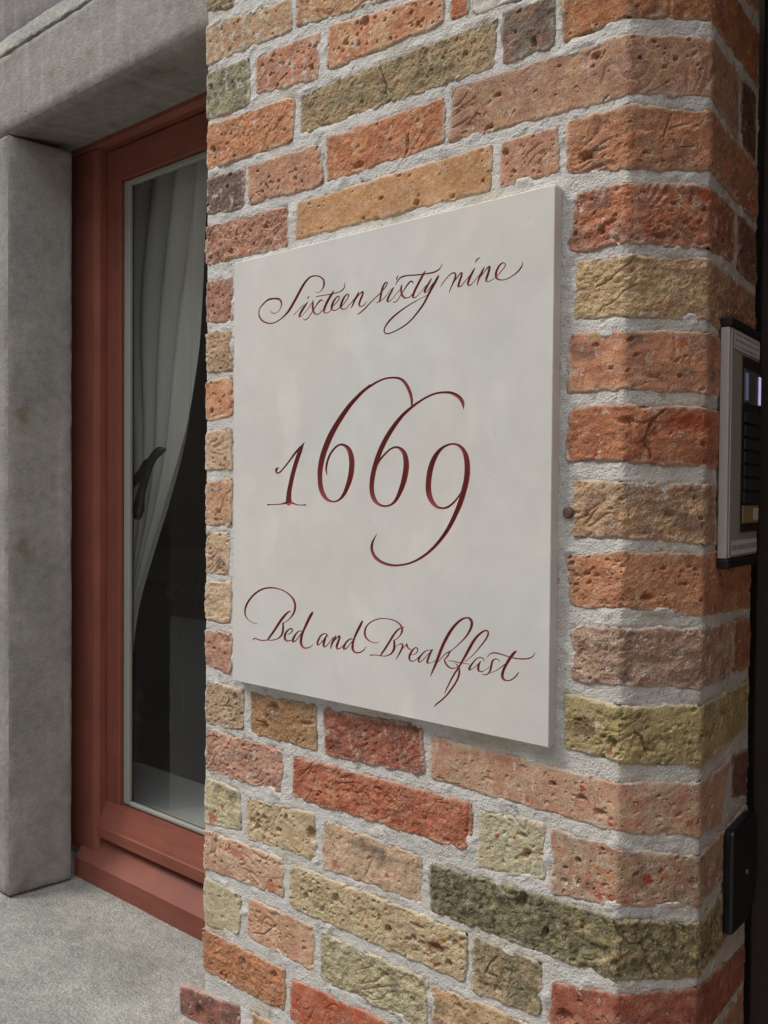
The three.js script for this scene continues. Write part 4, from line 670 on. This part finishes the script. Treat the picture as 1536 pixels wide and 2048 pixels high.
{
  // left jamb: reveal splayed open towards the street
  const jamb = tag(mesh('stone_jamb', stoneBlock(-0.95, -0.6175, -0.7335, 0.600, -0.187, -0.073, 0.008, 0.0011, (x, y, z) => [x + (x > -0.75 ? 0.0225 * clamp((-0.073 - z) / 0.117, 0, 1.2) : 0), y, z]), stoneWeathered),
    'weathered grey stone jamb at the left of the window', 'jamb');
  const lintel = thing('stone_lintel', 'deep grey stone lintel with a rough sloped upper edge above the window', 'lintel');
  mesh('block', stoneBlock(-1.0, 0.0, 0.598, 0.738, -0.255, -0.073, 0.008, 0.0012, (x, y, z) => {
    let yy = y; if (y < 0.66) yy += 0.019 * clamp((-0.073 - z) / 0.125, 0, 1.1) + (z > -0.084 ? (z + 0.084) * 0.55 : 0); return [x, yy, z]; }), stoneWeathered, lintel);
  mesh('weathered_edge', stoneBlock(-1.0, 0.0, 0.739, 0.793, -0.25, -0.075, 0.005, 0.0034, (x, y, z) => [x, y, z > -0.2 ? z - 0.024 * clamp((y - 0.739) / 0.054, 0, 1) : z]), stoneSill, lintel);
  tag(mesh('upper_wall', stoneBlock(-1.0, 0.0, 0.794, 1.25, -0.25, -0.112, 0.02, 0.002), stoneMaps(512, 0.5, [120, 115, 117], 0.2, 0.15, 0.5, 0.002, 1)), 'purplish grey rendered wall above the stone lintel', 'wall');
  tag(mesh('stone_window_sill', stoneBlock(-0.98, -0.006, -0.86, -0.7355, -0.27, 0.125, 0.0045, 0.0013), stoneSill), 'rough speckled grey stone sill below the window', 'sill');
}
// ───────────────────────── the window ─────────────────────────
const woodTex = (() => {
  const M = 512;
  const col = dataTex(M, M, (i, j, c) => { const x = i / M * 0.5, y = j / M * 0.5, n = fbm(x * 160, y * 6, 3), n2 = gn(x * 700, y * 30), n3 = fbm(x * 12, y * 12 + 5, 3); let m = 1 + 0.10 * n + 0.06 * n2 + 0.10 * n3; const sc = gn(x * 60 + 3, y * 200 + 9) + 0.4 * gn(x * 400, y * 400); if (sc > 0.62) m *= 0.8; if (sc < -0.66) m *= 1.14; c[0] = 127 * m; c[1] = 70 * m; c[2] = 56 * m; }, true, 2);
  const bump = dataTex(M, M, (i, j, c) => { const x = i / M * 0.5, y = j / M * 0.5; c[0] = c[1] = c[2] = 128 + 50 * fbm(x * 160, y * 6, 3) + 30 * gn(x * 500, y * 500); }, false, 2);
  return { map: col, bumpMap: bump };
})();
const redWood = new THREE.MeshStandardMaterial({ ...woodTex, bumpScale: 0.0007, roughness: 0.58 });
const beadMat = lin(0.27, 0.28, 0.25, { roughness: 0.5 });
{
  const win = thing('casement_window', 'red-brown painted timber window deep in the stone opening left of the pier', 'window');
  // fixed frame
  const fr = new THREE.Group(); fr.name = 'frame'; win.add(fr);
  const xL = -0.66, xR = 0.01;
  const stile = (x0, x1, flip) => { // front with a bevelled inner edge
    const e = 0.013, pr = flip ? [[x1, -0.2135], [x1, -0.27], [x0, -0.27], [x0, -0.219], [x0 + e, -0.2135]] : [[x0, -0.2135], [x1 - e, -0.2135], [x1, -0.219], [x1, -0.27], [x0, -0.27]];
    const sh = new THREE.Shape(pr.map(([x, z]) => new THREE.Vector2(x, z))); const g = new THREE.ExtrudeGeometry(sh, { depth: 0.604 + 0.690, bevelEnabled: false });
    g.rotateX(Math.PI / 2); g.translate(0, 0.604 + Y0, 0);
    const p = g.attributes.position, uv = g.attributes.uv; for (let i = 0; i < p.count; i++) uv.setXY(i, p.getX(i) + p.getZ(i), p.getY(i)); return g;
  };
  mesh('stile', stile(xL, -0.5617, false), redWood, fr); mesh('stile', stile(-0.055, xR, true), redWood, fr);
  mesh('head', prismX([[-0.2125, 0.655], [-0.27, 0.655], [-0.27, 0.6045], [-0.221, 0.6045], [-0.2125, 0.611]], xL, xR), redWood, fr);
  mesh('bottom_rail', prismX([[-0.199, -0.7345], [-0.199, -0.6985], [-0.201, -0.6962], [-0.232, -0.6625], [-0.27, -0.6625], [-0.27, -0.7345]].reverse(), -0.613, xR), redWood, fr);
  // opening sash
  const sa = new THREE.Group(); sa.name = 'sash'; win.add(sa);
  mesh('stile', box(-0.5605, -0.519, -0.6500, 0.6020, -0.262, -0.232, 0.002), redWood, sa);
  mesh('stile', box(-0.100, -0.0565, -0.6500, 0.6020, -0.262, -0.232, 0.002), redWood, sa);
  mesh('top_rail', prismX([[-0.2325, 0.5445], [-0.2325, 0.6005], [-0.234, 0.6020], [-0.262, 0.6020], [-0.262, 0.543], [-0.234, 0.543]].reverse(), -0.5185, -0.1005), redWood, sa);
  mesh('bottom_rail', prismX([[-0.2135, -0.652], [-0.2135, -0.6335], [-0.2155, -0.631], [-0.2315, -0.5905], [-0.2625, -0.5905], [-0.2625, -0.652]].reverse(), -0.5612, -0.0565), redWood, sa);
  // pale glazing beads
  const gb = new THREE.Group(); gb.name = 'glazing_bead'; win.add(gb);
  mesh('bead', box(-0.518, -0.5005, -0.5885, 0.5425, -0.2470, -0.2385, 0.003), beadMat, gb);
  mesh('bead', box(-0.500, -0.101, -0.5895, -0.5805, -0.2465, -0.2375, 0.004), beadMat, gb);
  mesh('bead', box(-0.500, -0.101, 0.532, 0.5425, -0.2470, -0.2385, 0.003), beadMat, gb);
  const gg = new THREE.PlaneGeometry(0.404, 1.120); gg.translate(-0.302, -0.024 + Y0, -0.2480);
  mesh('glass', gg, new THREE.MeshPhysicalMaterial({ color: 0xf2f6f4, transmission: 1, thickness: 0, roughness: 0.02, ior: 1.5 }), win);
  // scrolled iron handle on the room side
  const iron = lin(0.02, 0.02, 0.022, { roughness: 0.45, metalness: 0.3 });
  const hd = new THREE.Group(); hd.name = 'handle'; win.add(hd);
  const tube = (pts, r) => { const c = new THREE.CatmullRomCurve3(pts.map(([x, y, z]) => new THREE.Vector3(x, y + Y0, z))); const g = new THREE.TubeGeometry(c, 32, 1, 10, false), p = g.attributes.position;
    for (let i = 0; i < p.count; i++) { const k = Math.floor(i / 11) / 32, q = c.getPoint(k), R = r(k); p.setXYZ(i, q.x + (p.getX(i) - q.x) * R, q.y + (p.getY(i) - q.y) * R, q.z + (p.getZ(i) - q.z) * R * 0.7); } g.computeVertexNormals(); return g; };
  mesh('lever', tube([[-0.531, -0.053, -0.28], [-0.527, -0.023, -0.282], [-0.516, 0.009, -0.284], [-0.503, 0.037, -0.286], [-0.485, 0.055, -0.288], [-0.464, 0.0605, -0.290]], k => 0.010 - 0.001 * k - 0.006 * sm(0.85, 1, k) + 0.003 * sm(0.25, 0, k)), iron, hd);
  const kn = new THREE.SphereGeometry(0.012, 16, 12); kn.scale(1, 1.2, 0.8); kn.translate(-0.531, -0.055 + Y0, -0.278); mesh('pivot', kn, iron, hd);
  const tie = tag(mesh('curtain_hook', tube([[-0.575, 0.000, -0.300], [-0.553, 0.017, -0.300], [-0.536, 0.034, -0.30], [-0.515, 0.043, -0.30]], k => 0.009 - 0.005 * sm(0.7, 1, k)), iron), 'small dark curved hook beside the window handle', 'hook');
}
// ───────────────────────── behind the glass ─────────────────────────
{
  // tied-back curtain
  const E = [[0.75, -0.405], [0.566, -0.425], [0.418, -0.444], [0.258, -0.466], [0.155, -0.484], [0.074, -0.504], [-0.052, -0.5516], [-0.1537, -0.598], [-0.239, -0.634], [-0.33, -0.655], [-0.5, -0.660]];
  const right = v => { for (let i = 0; i + 1 < E.length; i++) if (v <= E[i][0] && v >= E[i + 1][0]) { const t = (v - E[i][0]) / (E[i + 1][0] - E[i][0]), a = E[Math.max(0, i - 1)][1], b = E[i][1], c = E[i + 1][1], d = E[Math.min(E.length - 1, i + 2)][1]; return 0.5 * (2 * b + (c - a) * t + (2 * a - 5 * b + 4 * c - d) * t * t + (3 * b - a - 3 * c + d) * t * t * t); } return E[E.length - 1][1]; };
  const left = v => v > -0.239 ? -0.705 - 0.26 * sm(-0.239, 0.7, v) : -0.705 - 0.02 * sm(-0.239, -0.5, v);
  const nu = 150, nv = 160, pos = [], uv = [], idx = [];
  for (let j = 0; j <= nv; j++) { const v = 0.75 - 1.25 * j / nv, a = left(v), b = right(v), wd = b - a;
    for (let i = 0; i <= nu; i++) { const u = i / nu, am = 0.010 + 0.020 * Math.min(1, wd / 0.3), ph = u * 8.4 + 0.5 * Math.sin(v * 2 + u * 3) + 0.35 * gn(u * 5, v * 2);
      const hem = u > 0.965 ? 0.006 : 0;
      pos.push(a + wd * u + 0.25 * am * Math.cos(ph * 6.283) * (1 - Math.abs(2 * u - 1)), v + Y0, -0.345 - am * (0.5 + 0.5 * Math.sin(ph * 6.283 + 0.6 * Math.sin(v * 6))) + hem); uv.push(u, v); } }
  for (let j = 0; j < nv; j++) for (let i = 0; i < nu; i++) { const a = j * (nu + 1) + i; idx.push(a, a + nu + 1, a + nu + 2, a, a + nu + 2, a + 1); }
  const g = new THREE.BufferGeometry(); g.setAttribute('position', new THREE.Float32BufferAttribute(pos, 3)); g.setAttribute('uv', new THREE.Float32BufferAttribute(uv, 2)); g.setIndex(idx); g.computeVertexNormals();
  const weave = dataTex(256, 256, (i, j, c) => { c[0] = c[1] = c[2] = 128 + 60 * Math.sin(i * 0.785) * Math.cos(j * 0.785) + 60 * gn(i * 0.13, j * 0.05); }, false, 4);
  tag(mesh('curtain', g, new THREE.MeshPhysicalMaterial({ color: new THREE.Color().setRGB(0.90, 0.89, 0.84), roughness: 0.95, bumpMap: weave, bumpScale: 0.0006, transmission: 0.2, thickness: 0, side: THREE.DoubleSide })), 'off-white curtain drawn to the left behind the window glass', 'curtain');
  tag(mesh('window_board', box(-0.95, 0.2, -0.63, -0.604, -0.430, -0.285, 0.003), lin(0.42, 0.41, 0.39)), 'pale grey inner window board behind the glass', 'board');
  // room
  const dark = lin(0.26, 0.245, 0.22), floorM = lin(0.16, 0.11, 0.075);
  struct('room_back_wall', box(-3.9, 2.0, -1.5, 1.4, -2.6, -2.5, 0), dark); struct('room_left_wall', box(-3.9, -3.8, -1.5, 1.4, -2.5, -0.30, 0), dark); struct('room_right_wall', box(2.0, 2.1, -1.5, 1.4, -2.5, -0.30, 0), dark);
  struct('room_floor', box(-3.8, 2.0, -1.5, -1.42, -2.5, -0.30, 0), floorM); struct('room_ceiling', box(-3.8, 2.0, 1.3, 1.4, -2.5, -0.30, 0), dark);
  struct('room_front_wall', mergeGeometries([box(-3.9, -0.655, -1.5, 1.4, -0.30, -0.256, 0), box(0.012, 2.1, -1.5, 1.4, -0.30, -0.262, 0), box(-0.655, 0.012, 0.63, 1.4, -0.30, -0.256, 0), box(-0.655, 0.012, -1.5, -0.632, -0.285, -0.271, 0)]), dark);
  // fireplace with a fluted pilaster
  const fp = thing('fireplace', 'dim grey carved fireplace pilaster seen through the window', 'fireplace'), fm = lin(0.5, 0.5, 0.49);
  mesh('mantel', box(-2.75, -1.93, -0.30, -0.245, -1.78, -1.54, 0.01), fm, fp); mesh('frieze', box(-2.70, -1.99, -0.40, -0.302, -1.75, -1.60, 0.004), fm, fp);
  mesh('pilaster', box(-2.175, -2.035, -1.42, -0.50, -1.72, -1.61, 0.004), fm, fp);
  for (const x of [-2.155, -2.125, -2.095, -2.065]) mesh('flute', box(x - 0.008, x + 0.008, -1.3, -0.56, -1.608, -1.598, 0.004), fm, fp);
  const cap = []; for (let k = 0; k < 5; k++) { const s = new THREE.TorusGeometry(0.022, 0.009, 8, 16); s.translate(-2.165 + k * 0.03, -0.445 + Y0 + (k % 2) * 0.02, -1.60); cap.push(s); } cap.push(box(-2.19, -2.02, -0.497, -0.402, -1.72, -1.61, 0.003).toNonIndexed ? box(-2.19, -2.02, -0.497, -0.402, -1.72, -1.61, 0.003) : null);
  mesh('capital', mergeGeometries(cap.map(g => { const q = g.index ? g.toNonIndexed() : g; return q; })), fm, fp);
  // dark chest and turned chair post
  const ch = thing('dark_chest', 'dark wooden chest in the shadow behind the window board', 'chest'), cm = lin(0.06, 0.04, 0.03, { roughness: 0.5 });
  mesh('lid', box(-1.75, -0.75, -0.845, -0.81, -1.25, -0.80, 0.006), cm, ch); mesh('body', box(-1.72, -0.78, -1.41, -0.847, -1.22, -0.83, 0.004), cm, ch);
  const pts = [[0, 0.10], [0.012, 0.098], [0.022, 0.085], [0.026, 0.068], [0.020, 0.050], [0.010, 0.042], [0.014, 0.034], [0.024, 0.024], [0.024, 0.010], [0.014, 0], [0.012, -0.05], [0.020, -0.10], [0.016, -0.2], [0.016, -0.75]].map(a => new THREE.Vector2(...a)).reverse();
  const lg = new THREE.LatheGeometry(pts, 24); lg.translate(-0.975, -0.60 + Y0, -0.58);
  tag(mesh('chair_post', lg, lin(0.16, 0.085, 0.06, { roughness: 0.5 })), 'turned brown wooden post knob beside the left glazing bead', 'post');
}
// ───────────────────────── door side ─────────────────────────
{
  const sideX = 0.5819, alu = lin(0.55, 0.54, 0.52, { roughness: 0.45, metalness: 0.2 }), plate = lin(0.44, 0.43, 0.38, { roughness: 0.5, metalness: 0.3 }), blk = lin(0.012, 0.013, 0.015, { roughness: 0.5 });
  const ic = thing('intercom', 'grey door intercom panel with black end caps on the side of the pier', 'intercom');
  const zA = -0.0775, zB = -0.1650;
  mesh('housing', box(sideX + 0.0008, sideX + 0.0085, -0.0718, 0.1258, zB, zA, 0.0012), alu, ic);
  mesh('front_plate', box(sideX + 0.0086, sideX + 0.0100, -0.0712, 0.1252, zB + 0.001, zA - 0.003, 0.0006), plate, ic);
  mesh('end_cap', box(sideX + 0.0008, sideX + 0.0110, 0.1262, 0.1340, zB - 0.001, zA + 0.001, 0.002), blk, ic);
  mesh('end_cap', box(sideX + 0.0008, sideX + 0.0110, -0.0805, -0.0722, zB - 0.001, zA + 0.001, 0.002), blk, ic);
  const X1 = sideX + 0.0101;
  const pan = mesh('button_panel', box(X1, X1 + 0.0010, -0.0500, 0.1050, zB + 0.004, -0.1095, 0.0003), lin(0.018, 0.022, 0.025, { roughness: 0.35 }), ic);
  for (let k = 0; k < 7; k++) { const v = 0.0560 - k * 0.0118; mesh('button', box(X1 + 0.0011, X1 + 0.0034, v - 0.0094, v, zB + 0.006, -0.1115, 0.0010), lin(0.025, 0.03, 0.034, { roughness: 0.35 }), pan); }
  const glow = c => new THREE.MeshStandardMaterial({ color: 0x101018, emissive: new THREE.Color().setRGB(...c), emissiveIntensity: 1, roughness: 0.4 });
  mesh('display', box(X1 + 0.0011, X1 + 0.0022, 0.0640, 0.0940, zB + 0.006, -0.1105, 0.0004), lin(0.10, 0.105, 0.11, { roughness: 0.25 }), pan);
  mesh('lit_window', box(X1 + 0.0023, X1 + 0.0028, 0.0665, 0.0905, -0.1200, -0.1125, 0), glow([0.045, 0.042, 0.075]), pan).userData.label = 'faint violet backlit strip';
  mesh('lit_window', box(X1 + 0.0023, X1 + 0.0028, 0.0655, 0.0910, -0.1595, -0.1535, 0), glow([0.26, 0.24, 0.40]), pan).userData.label = 'bright violet white backlit strip';
  mesh('name_plate', box(X1 + 0.0011, X1 + 0.0022, -0.0420, -0.0262, zB + 0.006, -0.1115, 0.0003), lin(0.30, 0.24, 0.11, { roughness: 0.5 }), pan).userData.label = 'yellowish name plate';
  mesh('name_plate', box(X1 + 0.0023, X1 + 0.0026, -0.0395, -0.0285, -0.1580, -0.1430, 0), lin(0.6, 0.58, 0.5), pan);
  // paper labels with small printed lines
  const paper = (rows, w, h) => { const c = document.createElement('canvas'); c.width = 256; c.height = Math.round(256 * h / w); const x = c.getContext('2d'); x.fillStyle = '#cfd0d4'; x.fillRect(0, 0, 256, c.height); x.fillStyle = '#4a4c55';
    for (let r = 0; r < rows; r++) { let u = 14; const y = c.height * (r + 0.5) / rows; while (u < 236) { const l = 5 + h2(r * 17 + u, 4) * 9, hh = c.height / rows * (0.24 + 0.2 * h2(u, r)); x.fillRect(u, y - hh / 2, l * 0.6, hh); u += l + (h2(u, 9) < 0.2 ? 9 : 1.5); } }
    const t = new THREE.CanvasTexture(c); t.colorSpace = THREE.SRGBColorSpace; return new THREE.MeshStandardMaterial({ map: t, roughness: 0.7 }); };
  const label = (v0, v1, z0, z1, rows) => { const g = new THREE.PlaneGeometry(z0 - z1, v1 - v0); g.rotateY(Math.PI / 2); g.translate(X1 + 0.0005, (v0 + v1) / 2 + Y0, (z0 + z1) / 2); mesh('paper_label', g, paper(rows, z0 - z1, v1 - v0), ic); };
  label(0.1080, 0.1235, -0.083, -0.1620, 3); label(-0.0690, -0.0565, -0.083, -0.138, 1); label(-0.0690, -0.0565, -0.1390, -0.162, 1);

  const bx = thing('black_wall_box', 'black plastic box with a rounded cover low on the side of the pier', 'box');
  const bs = new THREE.Shape(); bs.moveTo(0.112, -0.406); bs.lineTo(0.145, -0.409); bs.quadraticCurveTo(0.178, -0.408, 0.180, -0.388); bs.lineTo(0.180, -0.328); bs.quadraticCurveTo(0.178, -0.319, 0.168, -0.319); bs.lineTo(0.118, -0.319); bs.quadraticCurveTo(0.112, -0.319, 0.112, -0.326);
  const bg = new THREE.ExtrudeGeometry(bs, { depth: 0.004, bevelEnabled: true, bevelSize: 0.003, bevelThickness: 0.003, bevelSegments: 3, curveSegments: 10 }); bg.rotateY(Math.PI / 2); bg.translate(sideX + 0.0032, Y0, 0);
  mesh('cover', bg, lin(0.010, 0.011, 0.013, { roughness: 0.35 }), bx);
  const sc = new THREE.CylinderGeometry(0.0022, 0.0022, 0.002, 12); sc.rotateZ(Math.PI / 2); sc.translate(sideX + 0.0105, -0.365 + Y0, -0.150); mesh('screw', sc, lin(0.3, 0.28, 0.2, { metalness: 0.8, roughness: 0.4 }), bx);

  // dark door set back behind the return
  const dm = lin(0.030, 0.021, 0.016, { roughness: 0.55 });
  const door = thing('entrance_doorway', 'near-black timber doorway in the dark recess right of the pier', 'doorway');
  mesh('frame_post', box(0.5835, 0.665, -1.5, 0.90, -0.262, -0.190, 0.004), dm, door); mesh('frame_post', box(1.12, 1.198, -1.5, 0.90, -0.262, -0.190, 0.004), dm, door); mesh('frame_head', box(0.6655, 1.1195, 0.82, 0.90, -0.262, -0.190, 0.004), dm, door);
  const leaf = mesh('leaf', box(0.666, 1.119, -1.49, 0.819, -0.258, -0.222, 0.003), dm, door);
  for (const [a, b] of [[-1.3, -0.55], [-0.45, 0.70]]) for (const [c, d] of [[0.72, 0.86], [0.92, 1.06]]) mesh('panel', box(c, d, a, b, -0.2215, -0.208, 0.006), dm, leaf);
  const dl = thing('door_lintel', 'dark brown stone corner at the top of the door recess', 'lintel');
  mesh('block', stoneBlock(0.586, 1.195, 0.462, 0.56, -0.189, -0.150, 0.012, 0.004), stoneMaps(256, 0.3, [92, 74, 52], 0.35, 0.2, 0.5, 0.003, 1), dl);
  mesh('added_canopy', stoneBlock(0.586, 1.195, 0.68, 1.15, -0.189, 0.10, 0.02, 0.003), stoneWeathered, dl);  // projecting canopy above the view, added to darken the door recess
  const pr = thing('added_shade_wall', 'unseen dark brick wall added beyond the door recess to block light', 'wall');  // out of view, added to keep light from the right off the return
  for (let k = 0; k < 44; k++) mesh('brick', box(1.20 + (k % 2) * 0.002, 1.60, -1.49 + k * 0.061, -1.49 + k * 0.061 + 0.050, -0.26, 0.62, 0.003, 1), lin(...[[0.24, 0.10, 0.06], [0.20, 0.13, 0.07], [0.22, 0.12, 0.08]][(k * 7) % 3]), pr);
  mesh('mortar', box(1.205, 1.595, -1.5, 1.20, -0.255, 0.615, 0), mortarMat, pr);
}
// ───────────────────────── the street ─────────────────────────
{
  const pv = new THREE.PlaneGeometry(80, 60); pv.rotateX(-Math.PI / 2); pv.translate(0, 0, 20);
  const uvA = pv.attributes.uv; for (let i = 0; i < uvA.count; i++) uvA.setXY(i, uvA.getX(i) * 80, uvA.getY(i) * 60);
  struct('pavement', pv, stoneMaps(512, 1.0, [146, 142, 135], 0.18, 0.2, 0.6, 0.004, 0.5, 0));
  struct('wall_base', mergeGeometries([box(-1.2, -0.0525, -1.5, -0.862, -0.27, 0.0, 0.004), box(-0.05, 0.57, -1.5, -0.742, -0.19, -0.002, 0.004)]), stoneWeathered);
  const house = thing('facing_house', 'tall dark brick house across the street, mirrored in the window glass', 'house');
  const bm = lin(0.16, 0.125, 0.10), zf = 5.2;
  mesh('wall', box(-14, 5, -1.5, 4.4, zf, zf + 0.4, 0), bm, house);
  mesh('roof', prismX([[zf - 0.3, 4.4], [zf - 0.3, 4.5], [zf + 4, 7.6], [zf + 4.2, 4.4]].reverse(), -14.2, 5.2), lin(0.09, 0.055, 0.045), house);
  for (let i = 0; i < 8; i++) for (const y of [-0.3, 2.3]) { const w = mesh('window', box(-13 + i * 2.2, -12 + i * 2.2, y, y + 1.5, zf - 0.04, zf - 0.002, 0.004), lin(0.55, 0.54, 0.5), house); mesh('pane', box(-12.92 + i * 2.2, -12.08 + i * 2.2, y + 0.08, y + 1.42, zf - 0.05, zf - 0.041, 0), lin(0.03, 0.035, 0.04, { roughness: 0.1 }), w); }
}
scene.traverse(o => { if (o.isMesh) { o.castShadow = true; o.receiveShadow = true; } });
const renderer = new THREE.WebGLRenderer({ antialias: true });
renderer.setSize(768, 1024);
renderer.shadowMap.enabled = true;
renderer.toneMapping = THREE.LinearToneMapping;
renderer.toneMappingExposure = EXPOSURE;
renderer.render(scene, camera);
